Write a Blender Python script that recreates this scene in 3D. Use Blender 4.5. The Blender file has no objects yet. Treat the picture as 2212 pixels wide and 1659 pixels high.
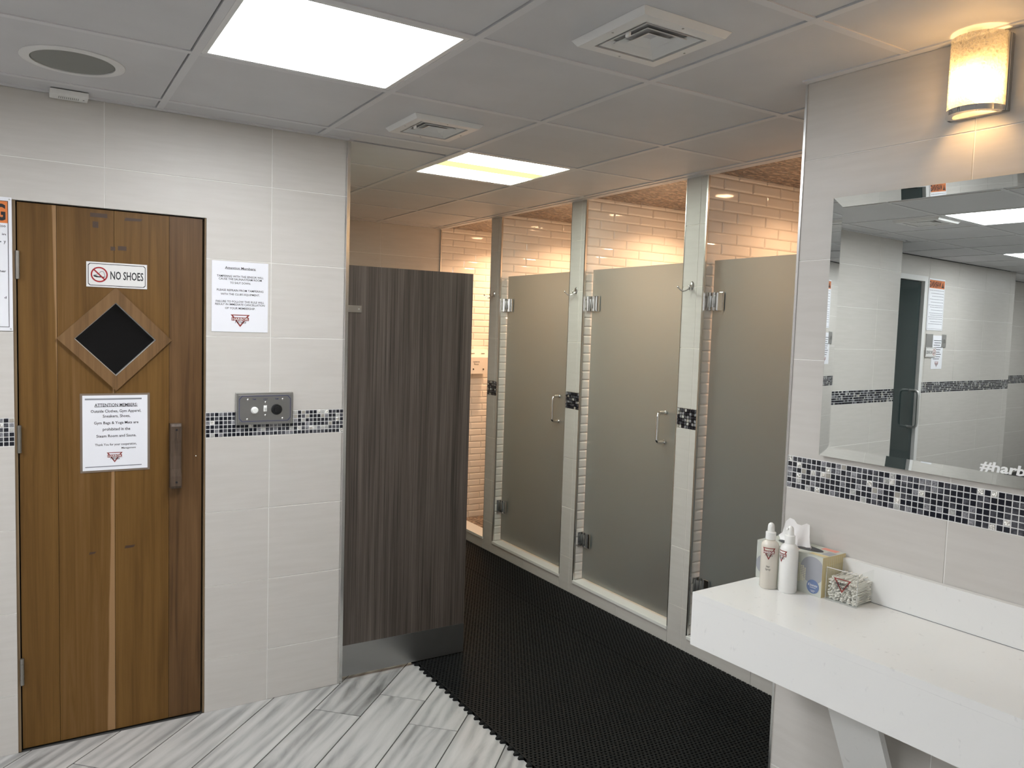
import bpy, bmesh, math, random
from mathutils import Matrix, Vector
random.seed(7)
PI = math.pi
sc = bpy.context.scene
C = sc.collection

# ------------------------------------------------------------------ camera, world, exposure
F_PX, PITCH, ROLL, YAW = 1698.86, math.radians(3.953), math.radians(1.813), math.radians(31.762)
CAM = Vector((-1.1853, -3.3162, 1.6167))
fwd = Vector((math.sin(YAW) * math.cos(PITCH), math.cos(YAW) * math.cos(PITCH), -math.sin(PITCH)))
rgt = Vector((math.cos(YAW), -math.sin(YAW), 0))
upv = rgt.cross(fwd)
r2 = math.cos(ROLL) * rgt + math.sin(ROLL) * upv
u2 = -math.sin(ROLL) * rgt + math.cos(ROLL) * upv
cd = bpy.data.cameras.new('camera')
cd.sensor_width = 36.0
cd.lens = F_PX / 2212 * 36.0
cd.clip_start = 0.02
cam = bpy.data.objects.new('camera', cd)
C.objects.link(cam)
cam.matrix_world = Matrix(((r2.x, u2.x, -fwd.x, CAM.x), (r2.y, u2.y, -fwd.y, CAM.y), (r2.z, u2.z, -fwd.z, CAM.z), (0, 0, 0, 1)))
sc.camera = cam
w = bpy.data.worlds.new('world'); sc.world = w
w.use_nodes = True
w.node_tree.nodes['Background'].inputs[0].default_value = (0.5, 0.5, 0.5, 1)
w.node_tree.nodes['Background'].inputs[1].default_value = 0.02
vs = sc.view_settings
vs.view_transform = 'Standard'; vs.look = 'None'; vs.exposure = 1.10; vs.gamma = 1.0; vs.use_curve_mapping = False
sc.cycles.use_denoising = True
sc.cycles.max_bounces = 10
sc.cycles.diffuse_bounces = 6
sc.cycles.transmission_bounces = 8
sc.cycles.transparent_max_bounces = 12
sc.cycles.sample_clamp_indirect = 6.0
PANEL = 13.0          # radiance of the ceiling light panels
STALL_W = (6.2, 4.4, 4.6, 2.9)   # watts of each shower downlight
SCONCE = 62.0        # radiance of the sconce bulb

# ------------------------------------------------------------------ measured layout (metres)
H = 2.405
ZS = [0.2207, 0.5282, 0.8357, 1.1432, 1.2447, 1.5522, 1.8597, 2.1672]
ROWS = [(0, ZS[0])] + [(ZS[i], ZS[i + 1]) for i in range(7)] + [(ZS[7], H)]   # ROWS[4] is the mosaic band
TW = 0.6125
XS = 1.6595                                    # face of the shower pillars
PIL = [(1.616, 1.4793), (0.642, 0.498), (-0.3409, -0.4839), (-1.324, -1.467)]
YFAR = 2.44
XBACK = 2.61
TH = math.radians(2.826)
VO = Vector((0.885, -1.6594, 0))
DX0, DX1, DZ = -1.2238, -0.5744, 2.0184        # sauna door opening
FA = Matrix.Identity(4)
FV = Matrix.Translation(VO) @ Matrix.Rotation(-(PI / 2 - TH), 4, 'Z')

def T(x, y, z): return Matrix.Translation((x, y, z))
def frame(o, deg): return Matrix.Translation(o) @ Matrix.Rotation(math.radians(deg), 4, 'Z')

# ------------------------------------------------------------------ materials
MT = {}
def newmat(name):
    m = bpy.data.materials.new(name); m.use_nodes = True
    nt = m.node_tree
    b = nt.nodes['Principled BSDF']
    MT[name] = m
    return m, nt, b
def N(nt, t, **kw):
    n = nt.nodes.new(t)
    for k, v in kw.items():
        if k == 'i':
            for kk, vv in v.items(): n.inputs[kk].default_value = vv
        else: setattr(n, k, v)
    return n
def L(nt, a, b): nt.links.new(a, b)
def simple(name, col, rough=0.5, metal=0.0, spec=None, emit=None, es=0.0, coat=0.0):
    m, nt, b = newmat(name)
    b.inputs['Base Color'].default_value = (*col, 1)
    b.inputs['Roughness'].default_value = rough
    b.inputs['Metallic'].default_value = metal
    if spec is not None: b.inputs['Specular IOR Level'].default_value = spec
    if coat: b.inputs['Coat Weight'].default_value = coat; b.inputs['Coat Roughness'].default_value = 0.08
    if emit: b.inputs['Emission Color'].default_value = (*emit, 1); b.inputs['Emission Strength'].default_value = es
    return m
def pos(nt, scale=(1, 1, 1), rot=(0, 0, 0), kind='world'):
    if kind == 'world':
        g = N(nt, 'ShaderNodeNewGeometry'); out = g.outputs['Position']
    else:
        g = N(nt, 'ShaderNodeTexCoord'); out = g.outputs['Object']
    mp = N(nt, 'ShaderNodeMapping'); mp.vector_type = 'POINT'
    mp.inputs['Scale'].default_value = scale; mp.inputs['Rotation'].default_value = rot
    L(nt, out, mp.inputs['Vector'])
    return mp.outputs['Vector']
def ramp(nt, fac, stops):
    r = N(nt, 'ShaderNodeValToRGB')
    e = r.color_ramp.elements
    while len(e) < len(stops): e.new(0.5)
    for el, (p, c) in zip(e, stops): el.position = p; el.color = (*c, 1)
    L(nt, fac, r.inputs['Fac'])
    return r.outputs['Color']
def noise(nt, vec, scale=5.0, detail=4.0, rough=0.55, dist=0.0):
    n = N(nt, 'ShaderNodeTexNoise', i={'Scale': scale, 'Detail': detail, 'Roughness': rough, 'Distortion': dist})
    if vec is not None: L(nt, vec, n.inputs['Vector'])
    return n
def bump(nt, b, h, strength=0.2, dist=0.002):
    bp = N(nt, 'ShaderNodeBump', i={'Strength': strength, 'Distance': dist})
    L(nt, h, bp.inputs['Height']); L(nt, bp.outputs['Normal'], b.inputs['Normal'])
def noisy(name, c0, c1, scale3, sc_=1.0, rough=0.5, detail=5.0, lo=0.35, hi=0.65, bmp=0.0, metal=0.0, kind='world', dist=0.0):
    m, nt, b = newmat(name)
    n = noise(nt, pos(nt, scale3, kind=kind), sc_, detail, dist=dist)
    L(nt, ramp(nt, n.outputs['Fac'], [(lo, c0), (hi, c1)]), b.inputs['Base Color'])
    b.inputs['Roughness'].default_value = rough; b.inputs['Metallic'].default_value = metal
    if bmp: bump(nt, b, n.outputs['Fac'], bmp)
    return m

noisy('tile', (0.552, 0.528, 0.495), (0.582, 0.558, 0.526), (2.2, 2.2, 22), 2.2, 0.42)
simple('grout', (0.80, 0.79, 0.76), 0.8)
simple('grout_mosaic', (0.74, 0.74, 0.74), 0.8)
simple('subway', (0.80, 0.765, 0.72), 0.07, coat=0.3)
simple('subway_grout', (0.72, 0.68, 0.63), 0.6)
simple('chip0', (0.012, 0.013, 0.02), 0.08)
noisy('chip1', (0.03, 0.032, 0.04), (0.10, 0.10, 0.115), (40, 40, 40), 2, 0.15)
noisy('chip2', (0.12, 0.12, 0.135), (0.33, 0.33, 0.35), (60, 60, 60), 2, 0.18, dist=1.5)
noisy('chip3', (0.30, 0.30, 0.29), (0.55, 0.55, 0.53), (60, 60, 60), 2, 0.2, dist=1.5)
simple('chip4', (0.36, 0.34, 0.30), 0.3)
m, nt, b = newmat('chip5')
b.inputs['Base Color'].default_value = (0.75, 0.74, 0.70, 1); b.inputs['Roughness'].default_value = 0.08; b.inputs['Metallic'].default_value = 0.7
bump(nt, b, noise(nt, pos(nt, (1, 1, 1)), 260, 2).outputs['Fac'], 0.9, 0.004)

def wood(name, lo, mid, hi, edge=None, sap=(0.30, 0.175, 0.08)):
    m, nt, b = newmat(name)
    n1 = noise(nt, pos(nt, (22, 22, 0.9)), 1.6, 6, 0.6, 0.6)
    n2 = noise(nt, pos(nt, (160, 160, 2.5)), 1.0, 3, 0.6)
    mx = N(nt, 'ShaderNodeMath', operation='MULTIPLY_ADD'); mx.inputs[1].default_value = 0.3
    L(nt, n2.outputs['Fac'], mx.inputs[0]); L(nt, n1.outputs['Fac'], mx.inputs[2])
    col = ramp(nt, mx.outputs[0], [(0.45, lo), (0.65, mid), (0.9, hi)])
    if edge:
        x0, x1 = edge     # x of the sapwood boundary at z = 0 and at z = 2
        g = N(nt, 'ShaderNodeNewGeometry'); sp = N(nt, 'ShaderNodeSeparateXYZ'); L(nt, g.outputs['Position'], sp.inputs[0])
        wob = noise(nt, pos(nt, (0, 0, 1.5)), 2.0, 2)
        a = N(nt, 'ShaderNodeMath', operation='MULTIPLY_ADD'); a.inputs[1].default_value = (x1 - x0) / 2.0; a.inputs[2].default_value = x0
        L(nt, sp.outputs['Z'], a.inputs[0])
        wv = N(nt, 'ShaderNodeMath', operation='MULTIPLY_ADD'); wv.inputs[1].default_value = 0.012
        L(nt, wob.outputs['Fac'], wv.inputs[0]); L(nt, a.outputs[0], wv.inputs[2])
        d = N(nt, 'ShaderNodeMath', operation='SUBTRACT'); L(nt, sp.outputs['X'], d.inputs[0]); L(nt, wv.outputs[0], d.inputs[1])
        st = N(nt, 'ShaderNodeMapRange', i={'From Min': 0.004, 'From Max': 0.008}); L(nt, d.outputs[0], st.inputs['Value'])
        mix = N(nt, 'ShaderNodeMix', data_type='RGBA'); L(nt, st.outputs[0], mix.inputs['Factor'])
        L(nt, col, mix.inputs[6]); mix.inputs[7].default_value = (*sap, 1); col = mix.outputs[2]
    L(nt, col, b.inputs['Base Color'])
    b.inputs['Roughness'].default_value = 0.5; b.inputs['Specular IOR Level'].default_value = 0.3
    bump(nt, b, mx.outputs[0], 0.12, 0.001)
WLO, WMD, WHI = (0.100, 0.047, 0.008), (0.138, 0.068, 0.0135), (0.172, 0.09, 0.021)
wood('wood1', WLO, WMD, WHI, (-1.076, -1.114))
wood('wood2', WLO, WMD, (0.175, 0.093, 0.031), (-0.940, -0.909))
wood('wood3', WLO, WMD, WHI)
wood('wood4', (0.066, 0.033, 0.012), (0.11, 0.056, 0.02), (0.155, 0.084, 0.034))
wood('wood_frame', (0.11, 0.058, 0.021), (0.165, 0.09, 0.036), (0.215, 0.122, 0.052))
wood('wood_handle', (0.05, 0.034, 0.024), (0.085, 0.058, 0.04), (0.12, 0.083, 0.058))
wood('wood_jamb', (0.13, 0.085, 0.045), (0.20, 0.14, 0.08), (0.25, 0.17, 0.10))
simple('wood_stain', (0.055, 0.027, 0.013), 0.5)
simple('dark_void', (0.012, 0.011, 0.010), 0.9)

# wood-look floor planks (diagonal): stretched noise along the plank, random shift per plank
m, nt, b = newmat('plank')
at = N(nt, 'ShaderNodeAttribute', attribute_name='rnd')
pv = pos(nt, (1 / 0.9, 1 / 5.5, 1), (0, 0, PI / 4))
pv.node.vector_type = 'TEXTURE'
off = N(nt, 'ShaderNodeCombineXYZ')
mu = N(nt, 'ShaderNodeMath', operation='MULTIPLY'); mu.inputs[1].default_value = 37.0; L(nt, at.outputs['Fac'], mu.inputs[0])
for k in range(3): L(nt, mu.outputs[0], off.inputs[k])
va = N(nt, 'ShaderNodeVectorMath', operation='ADD'); L(nt, pv, va.inputs[0]); L(nt, off.outputs[0], va.inputs[1])
n1 = noise(nt, va.outputs[0], 1.5, 7, 0.62, 1.4)
wv = N(nt, 'ShaderNodeTexWave', wave_type='BANDS', bands_direction='Y', i={'Scale': 1.1, 'Distortion': 9.0, 'Detail': 3.0, 'Detail Scale': 0.8, 'Detail Roughness': 0.6})
L(nt, va.outputs[0], wv.inputs['Vector'])
ad = N(nt, 'ShaderNodeMath', operation='MULTIPLY_ADD'); ad.inputs[1].default_value = 0.22
L(nt, wv.outputs['Fac'], ad.inputs[0]); L(nt, n1.outputs['Fac'], ad.inputs[2])
ad2 = N(nt, 'ShaderNodeMath', operation='MULTIPLY_ADD'); ad2.inputs[1].default_value = 0.12
L(nt, at.outputs['Fac'], ad2.inputs[0]); L(nt, ad.outputs[0], ad2.inputs[2])
L(nt, ramp(nt, ad2.outputs[0], [(0.36, (0.13, 0.13, 0.128)), (0.50, (0.26, 0.26, 0.256)), (0.70, (0.40, 0.397, 0.39)), (0.95, (0.49, 0.485, 0.475))]), b.inputs['Base Color'])
b.inputs['Roughness'].default_value = 0.36
bump(nt, b, ad.outputs[0], 0.12, 0.0015)
simple('floor_grout', (0.05, 0.049, 0.047), 0.85)

# streaky dark laminate
m, nt, b = newmat('laminate')
n1 = noise(nt, pos(nt, (260, 260, 1.6)), 1.0, 4, 0.7)
n2 = noise(nt, pos(nt, (34, 34, 0.35)), 1.0, 3, 0.6)
mx = N(nt, 'ShaderNodeMath', operation='MULTIPLY_ADD'); mx.inputs[1].default_value = 0.55
L(nt, n2.outputs['Fac'], mx.inputs[0]); L(nt, n1.outputs['Fac'], mx.inputs[2])
L(nt, ramp(nt, mx.outputs[0], [(0.56, (0.026, 0.021, 0.0175)), (0.74, (0.072, 0.058, 0.048)), (0.98, (0.145, 0.12, 0.104))]), b.inputs['Base Color'])
b.inputs['Roughness'].default_value = 0.38

noisy('ceiling_panel', (0.56, 0.56, 0.57), (0.60, 0.60, 0.61), (3, 3, 3), 1.0, 0.6)
simple('ceiling_white', (0.64, 0.64, 0.65), 0.5)
simple('plenum', (0.012, 0.012, 0.012), 0.9)
simple('white_paint', (0.70, 0.70, 0.69), 0.4)
simple('plastic_white', (0.82, 0.82, 0.80), 0.3)
simple('soap_white', (0.80, 0.76, 0.70), 0.3)
simple('grille', (0.23, 0.235, 0.22), 0.7)
simple('black', (0.008, 0.008, 0.009), 0.35)
simple('ink', (0.015, 0.015, 0.02), 0.6)
simple('ink_blue', (0.03, 0.04, 0.16), 0.5)
simple('ink_grey', (0.16, 0.17, 0.20), 0.5)
simple('ink_red', (0.24, 0.035, 0.03), 0.5)
simple('sign_red', (0.33, 0.008, 0.012), 0.4)
simple('sign_orange', (0.70, 0.20, 0.05), 0.4)
simple('paper', (0.80, 0.81, 0.86), 0.35)
simple('sign_white', (0.74, 0.73, 0.72), 0.3)
simple('laminate_film', (0.20, 0.155, 0.12), 0.08)
simple('chrome', (0.82, 0.82, 0.82), 0.06, 1.0)
simple('steel', (0.50, 0.50, 0.49), 0.30, 1.0)
simple('steel_aged', (0.30, 0.285, 0.26), 0.42, 0.9)
simple('steel_dull', (0.55, 0.55, 0.54), 0.45, 0.9)
m, nt, b = newmat('steel_brushed')
b.inputs['Base Color'].default_value = (0.40, 0.40, 0.395, 1); b.inputs['Metallic'].default_value = 1.0
rr = N(nt, 'ShaderNodeMapRange', i={'To Min': 0.28, 'To Max': 0.48}); L(nt, noise(nt, pos(nt, (3, 3, 220)), 1, 3).outputs['Fac'], rr.inputs['Value']); L(nt, rr.outputs[0], b.inputs['Roughness'])
simple('aluminium', (0.70, 0.70, 0.69), 0.25, 1.0)
simple('mirror', (0.78, 0.81, 0.79), 0.0, 1.0)
simple('etched', (0.86, 0.87, 0.87), 0.6)
simple('mat_black', (0.0050, 0.0056, 0.0061), 0.5, spec=0.22)
m, nt, b = newmat('quartz')
n1 = noise(nt, pos(nt, (1, 1, 0.6)), 55, 3, 0.5)
L(nt, ramp(nt, n1.outputs['Fac'], [(0.66, (0.77, 0.77, 0.755)), (0.76, (0.68, 0.68, 0.67))]), b.inputs['Base Color']); b.inputs['Roughness'].default_value = 0.16
simple('cap_white', (0.80, 0.79, 0.76), 0.25)
# frosted glass: rough refraction through both faces plus a little surface scatter
m, nt, b = newmat('frosted')
b.inputs['Base Color'].default_value = (0.41, 0.49, 0.52, 1); b.inputs['Roughness'].default_value = 0.42
b.inputs['Transmission Weight'].default_value = 0.86; b.inputs['IOR'].default_value = 1.35
m, nt, b = newmat('dark_glass')
b.inputs['Base Color'].default_value = (0.004, 0.004, 0.0045, 1); b.inputs['Specular IOR Level'].default_value = 0.35; b.inputs['Roughness'].default_value = 0.03
m, nt, b = newmat('steam_glass')
b.inputs['Base Color'].default_value = (0.028, 0.042, 0.042, 1); b.inputs['Roughness'].default_value = 0.04
def thin_glass(name, tint, transp, rough=0.05, bumpy=False):
    m, nt, b = newmat(name)
    out = nt.nodes['Material Output']
    tr = N(nt, 'ShaderNodeBsdfTransparent'); tr.inputs[0].default_value = (*tint, 1)
    b.inputs['Base Color'].default_value = (0.85, 0.8, 0.7, 1) if bumpy else (0.8, 0.82, 0.8, 1)
    b.inputs['Roughness'].default_value = rough
    mix = N(nt, 'ShaderNodeMixShader'); mix.inputs[0].default_value = transp
    if bumpy:
        vo = N(nt, 'ShaderNodeTexVoronoi', feature='DISTANCE_TO_EDGE', i={'Scale': 105.0}); L(nt, pos(nt, (1, 1, 1)), vo.inputs['Vector'])
        mr = N(nt, 'ShaderNodeMapRange', i={'From Min': 0.0, 'From Max': 0.35, 'To Min': 0.35, 'To Max': 0.8}); L(nt, vo.outputs['Distance'], mr.inputs['Value'])
        L(nt, mr.outputs[0], mix.inputs[0])
        bump(nt, b, vo.outputs['Distance'], 0.9, 0.02)
        tl = N(nt, 'ShaderNodeBsdfTranslucent'); tl.inputs[0].default_value = (0.9, 0.85, 0.75, 1)
        m2 = N(nt, 'ShaderNodeMixShader'); m2.inputs[0].default_value = 0.32
        L(nt, b.outputs[0], m2.inputs[1]); L(nt, tl.outputs[0], m2.inputs[2]); L(nt, m2.outputs[0], mix.inputs[1])
    else: L(nt, b.outputs[0], mix.inputs[1])
    L(nt, tr.outputs[0], mix.inputs[2]); L(nt, mix.outputs[0], out.inputs['Surface'])
thin_glass('acrylic', (0.99, 0.995, 0.99), 0.955)
thin_glass('bubble_glass', (0.97, 0.95, 0.90), 0.6, 0.06, True)
simple('bottle_clear', (0.66, 0.62, 0.55), 0.22)
simple('bottle_white', (0.82, 0.82, 0.80), 0.28)
simple('tissue', (0.85, 0.84, 0.84), 0.8)
simple('cotton', (0.86, 0.84, 0.79), 0.85)
simple('box_grey', (0.53, 0.55, 0.50), 0.45)
simple('box_yellow', (0.66, 0.55, 0.30), 0.5)
simple('box_dots', (0.33, 0.34, 0.37), 0.5)
simple('box_cream', (0.70, 0.66, 0.48), 0.5)
simple('box_coral', (0.70, 0.28, 0.22), 0.5)
simple('box_blue', (0.14, 0.20, 0.36), 0.4)
simple('box_dark', (0.05, 0.05, 0.055), 0.6)
def glow(name, col, s):
    m, nt, b = newmat(name)
    e = N(nt, 'ShaderNodeEmission'); e.inputs[0].default_value = (*col, 1); e.inputs[1].default_value = s
    L(nt, e.outputs[0], nt.nodes['Material Output'].inputs['Surface'])
glow('led_cool', (0.97, 0.985, 1.0), PANEL)
glow('led_green', (0.92, 1.0, 0.87), PANEL * 1.05)
glow('led_yellow', (0.50, 0.52, 0.24), 1.0)
glow('bulb', (1.0, 0.60, 0.25), SCONCE)
glow('downlight', (1.0, 0.60, 0.34), 20.0)
# shower ceiling / floor mosaic of tiny brown chips
m, nt, b = newmat('stone_mosaic')
vo = N(nt, 'ShaderNodeTexVoronoi', feature='F1', i={'Scale': 1.0}); L(nt, pos(nt, (45, 95, 45)), vo.inputs['Vector'])
sp = N(nt, 'ShaderNodeSeparateColor'); L(nt, vo.outputs['Color'], sp.inputs[0])
L(nt, ramp(nt, sp.outputs[0], [(0.1, (0.09, 0.06, 0.045)), (0.55, (0.22, 0.155, 0.115)), (0.95, (0.42, 0.33, 0.26))]), b.inputs['Base Color'])
b.inputs['Roughness'].default_value = 0.25
bump(nt, b, sp.outputs[1], 0.6, 0.004)

# ------------------------------------------------------------------ mesh helpers
class MB:
    def __init__(s): s.v = []; s.f = []; s.m = []; s.mats = []
    def mi(s, mat):
        if mat not in s.mats: s.mats.append(mat)
        return s.mats.index(mat)
    def add(s, vs, fs, mat, M=None):
        o = len(s.v); k = s.mi(mat)
        s.v += [tuple(M @ Vector(v)) for v in vs] if M else [tuple(v) for v in vs]
        for f in fs: s.f.append(tuple(o + i for i in f)); s.m.append(k)
        return s
    def box(s, x0, x1, y0, y1, z0, z1, mat, M=None):
        v = [(x0, y0, z0), (x1, y0, z0), (x1, y1, z0), (x0, y1, z0), (x0, y0, z1), (x1, y0, z1), (x1, y1, z1), (x0, y1, z1)]
        return s.add(v, [(0, 3, 2, 1), (4, 5, 6, 7), (0, 1, 5, 4), (1, 2, 6, 5), (2, 3, 7, 6), (3, 0, 4, 7)], mat, M)
    def rbox(s, x0, x1, y0, y1, z0, z1, c, mat, M=None):      # box with every edge chamfered
        bm = bmesh.new(); bmesh.ops.create_cube(bm, size=1)
        for v in bm.verts: v.co = Vector(((x0 + x1) / 2 + v.co.x * (x1 - x0), (y0 + y1) / 2 + v.co.y * (y1 - y0), (z0 + z1) / 2 + v.co.z * (z1 - z0)))
        bmesh.ops.bevel(bm, geom=list(bm.edges), offset=c, segments=2, affect='EDGES', profile=0.6)
        bm.verts.index_update()
        s.add([v.co[:] for v in bm.verts], [[v.index for v in f.verts] for f in bm.faces], mat, M); bm.free(); return s
    def prism(s, poly, y0, y1, mat, M=None):                 # poly in (x, z), front at y0
        n = len(poly); a = sum(poly[i][0] * poly[(i + 1) % n][1] - poly[(i + 1) % n][0] * poly[i][1] for i in range(n))
        if a < 0: poly = poly[::-1]
        v = [(x, y0, z) for x, z in poly] + [(x, y1, z) for x, z in poly]
        f = [tuple(range(n)), tuple(range(2 * n - 1, n - 1, -1))] + [(i, n + i, n + (i + 1) % n, (i + 1) % n) for i in range(n)]
        return s.add(v, f, mat, M)
    def ring(s, outer, inner, y0, y1, mat, M=None):           # frame between two outlines of equal length, in (x, z)
        n = len(outer)
        v = [(x, y0, z) for x, z in outer] + [(x, y0, z) for x, z in inner] + [(x, y1, z) for x, z in outer] + [(x, y1, z) for x, z in inner]
        f = []
        for i in range(n):
            j = (i + 1) % n
            f += [(i, j, n + j, n + i), (2 * n + j, 2 * n + i, 3 * n + i, 3 * n + j), (i, 2 * n + i, 2 * n + j, j), (n + i, n + j, 3 * n + j, 3 * n + i)]
        return s.add(v, f, mat, M)
    def lathe(s, prof, mat, seg=24, M=None):
        v = []; f = []; n = len(prof)
        for k in range(seg):
            a = 2 * PI * k / seg
            v += [(r * math.cos(a), r * math.sin(a), z) for r, z in prof]
        for k in range(seg):
            k2 = (k + 1) % seg
            for i in range(n - 1): f.append((k * n + i, k2 * n + i, k2 * n + i + 1, k * n + i + 1))
        if prof[0][0] > 1e-6: f.append(tuple(k * n for k in range(seg))[::-1])
        if prof[-1][0] > 1e-6: f.append(tuple(k * n + n - 1 for k in range(seg)))
        return s.add(v, f, mat, M)
    def tube(s, pts, r, mat, seg=10, M=None):
        P = [Vector(p) for p in pts]; n = len(P); v = []; f = []
        rr = r if isinstance(r, (list, tuple)) else [r] * n
        t0 = (P[1] - P[0]).normalized(); u = t0.orthogonal().normalized()
        for i in range(n):
            t = (P[min(i + 1, n - 1)] - P[max(i - 1, 0)]).normalized()
            u = (u - t * u.dot(t)).normalized(); ww = t.cross(u)
            v += [tuple(P[i] + rr[i] * (math.cos(2 * PI * k / seg) * u + math.sin(2 * PI * k / seg) * ww)) for k in range(seg)]
        for i in range(n - 1):
            for k in range(seg):
                k2 = (k + 1) % seg
                f.append((i * seg + k, i * seg + k2, (i + 1) * seg + k2, (i + 1) * seg + k))
        f.append(tuple(range(seg))[::-1]); f.append(tuple((n - 1) * seg + k for k in range(seg)))
        return s.add(v, f, mat, M)
    def ball(s, c, r, mat, M=None, sz=1.0):
        prof = [(r * math.sin(PI * i / 8) if 0 < i < 8 else 0.0, -r * sz * math.cos(PI * i / 8)) for i in range(9)]
        return s.lathe(prof, mat, 12, (M or Matrix.Identity(4)) @ Matrix.Translation(c))
    def mesh(s, name, smooth=False):
        me = bpy.data.meshes.new(name)
        me.from_pydata(s.v, [], s.f)
        for k in s.mats: me.materials.append(MT[k])
        me.polygons.foreach_set('material_index', s.m)
        if smooth:
            me.polygons.foreach_set('use_smooth', [True] * len(me.polygons))
            me.set_sharp_from_angle(angle=math.radians(38))
        me.update(); return me

def link(name, me, parent=None, M=None):
    o = bpy.data.objects.new(name, me); C.objects.link(o)
    if parent: o.parent = parent
    if M is not None: o.matrix_basis = M
    return o
def part(name, mb, parent, M=None, smooth=False, label=None, kind=None):
    if name in ('printed_text', 'printed_pattern', 'glued_edges', 'edge_tabs'): kind = 'stuff'
    o = link(name, mb.mesh(name, smooth), parent, M)
    if label: o['label'] = label
    if kind: o['kind'] = kind
    return o
def struct(name, mb, label=None, smooth=False):
    o = link(name, mb.mesh(name, smooth)); o['kind'] = 'structure'
    if label: o['label'] = label
    return o
def thing(name, label, cat, M=None, group=None):
    o = link(name, None, None, M); o.empty_display_size = 0.1
    o['label'] = label; o['category'] = cat
    if group: o['group'] = group
    return o
CACHE = {}
def tilemesh(wd, ht, dp, ch, mat):
    key = (round(wd, 4), round(ht, 4), dp, ch, mat)
    if key not in CACHE:
        b = MB()
        # front face at y = 0 (towards the viewer is -y), body to y = dp; ch = (inset, fall) of the edge
        ci, cf = ch
        v = [(ci, 0, ci), (wd - ci, 0, ci), (wd - ci, 0, ht - ci), (ci, 0, ht - ci),
             (0, cf, 0), (wd, cf, 0), (wd, cf, ht), (0, cf, ht), (0, dp, 0), (wd, dp, 0), (wd, dp, ht), (0, dp, ht)]
        if mat == 'subway':      # glazed bevel: two slopes, softer towards the face
            q = ci * 0.5
            v = v[:4] + [(q, cf * 0.32, q), (wd - q, cf * 0.32, q), (wd - q, cf * 0.32, ht - q), (q, cf * 0.32, ht - q)] + v[4:]
            f = [(0, 1, 2, 3)] + [(i + o, i + 4 + o, (i + 1) % 4 + 4 + o, (i + 1) % 4 + o) for o in (0, 4, 8) for i in range(4)]
            b.add(v, f, mat); CACHE[key] = b.mesh('tile_mesh'); return CACHE[key]
        f = [(0, 1, 2, 3)] + [(i, i + 4, (i + 1) % 4 + 4, (i + 1) % 4) for i in range(4)] + [(i + 4, i + 8, (i + 1) % 4 + 8, (i + 1) % 4 + 4) for i in range(4)]
        b.add(v, f, mat); CACHE[key] = b.mesh('tile_mesh')
    return CACHE[key]
def cut(r, h):
    x0, x1, z0, z1 = r; a0, a1, b0, b1 = h
    if a0 >= x1 or a1 <= x0 or b0 >= z1 or b1 <= z0: return [r]
    out = []
    if a0 > x0: out.append((x0, a0, z0, z1))
    if a1 < x1: out.append((a1, x1, z0, z1))
    m0, m1 = max(x0, a0), min(x1, a1)
    if b0 > z0: out.append((m0, m1, z0, b0))
    if b1 < z1: out.append((m0, m1, b1, z1))
    return out
def columns(x0, x1, joint, wd):
    k = math.ceil((x0 - joint) / wd + 1e-6); xs = [x0]
    while joint + k * wd < x1 - 1e-4: xs.append(joint + k * wd); k += 1
    xs.append(x1); return list(zip(xs[:-1], xs[1:]))
def tiles(parent, F, x0, x1, rows, joint, hole=None, wd=TW, g=0.003, stuff=False):
    mb = MB()
    for z0, z1 in rows:
        for a, b_ in columns(x0, x1, joint, wd):
            rs = [(a, b_, z0, z1)]
            if hole: rs = cut(rs[0], hole)
            if len(rs) > 1 or (hole and rs and rs[0] != (a, b_, z0, z1)):
                cb = MB()
                for (c0, c1, d0, d1) in rs: cb.box(c0 + (g / 2 if c0 == a else 0), c1 - (g / 2 if c1 == b_ else 0), 0, 0.008, d0 + (g / 2 if d0 == z0 and z0 > 0 else 0), d1 - (g / 2 if d1 == z1 else 0), 'tile')
                if cb.v: part('tile', cb, parent, F)
                continue
            for (c0, c1, d0, d1) in rs:
                la = g / 2 if c0 == a and a > x0 else 0; ra = g / 2 if c1 == b_ and b_ < x1 else 0
                lo = g / 2 if d0 == z0 and z0 > 0 else 0; hi = g / 2 if d1 == z1 else 0
                wd_, ht_ = c1 - c0 - la - ra, d1 - d0 - lo - hi
                if wd_ < 0.004 or ht_ < 0.004: continue
                if stuff: mb.box(c0 + la, c1 - ra, 0, 0.008, d0 + lo, d1 - hi, 'tile', F)
                else: link('tile', tilemesh(wd_, ht_, 0.008, (0.0008, 0.0008), 'tile'), parent, F @ T(c0 + la, 0, d0 + lo))
    if stuff: part('tile_field', mb, parent, kind='stuff')
PC = 0.1015 / 6
def chipmat():
    r = random.random()
    return 'chip0' if r < 0.47 else 'chip1' if r < 0.72 else 'chip2' if r < 0.86 else 'chip3' if r < 0.92 else 'chip4' if r < 0.955 else 'chip5'
def mosaic(parent, F, x0, x1, z0, stuff=False, name='mosaic_chip'):
    n = max(1, round((x1 - x0) / PC)); px = (x1 - x0) / n; mb = MB()
    for i in range(n):
        for j in range(6):
            s = 0.0139 if not stuff else 0.0137
            M = F @ T(x0 + i * px + (px - s) / 2, -0.0006 - random.random() * 0.0006, z0 + j * PC + (PC - s) / 2)
            if stuff: mb.box(0, s, 0, 0.006, 0, s, chipmat(), M)
            else: link(name, tilemesh(s, s, 0.007, (0.0012, 0.001), chipmat()), parent, M)
    if stuff: part('mosaic_band', mb, parent, kind='stuff')
SW, SH = 0.2075, 0.0537
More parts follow.
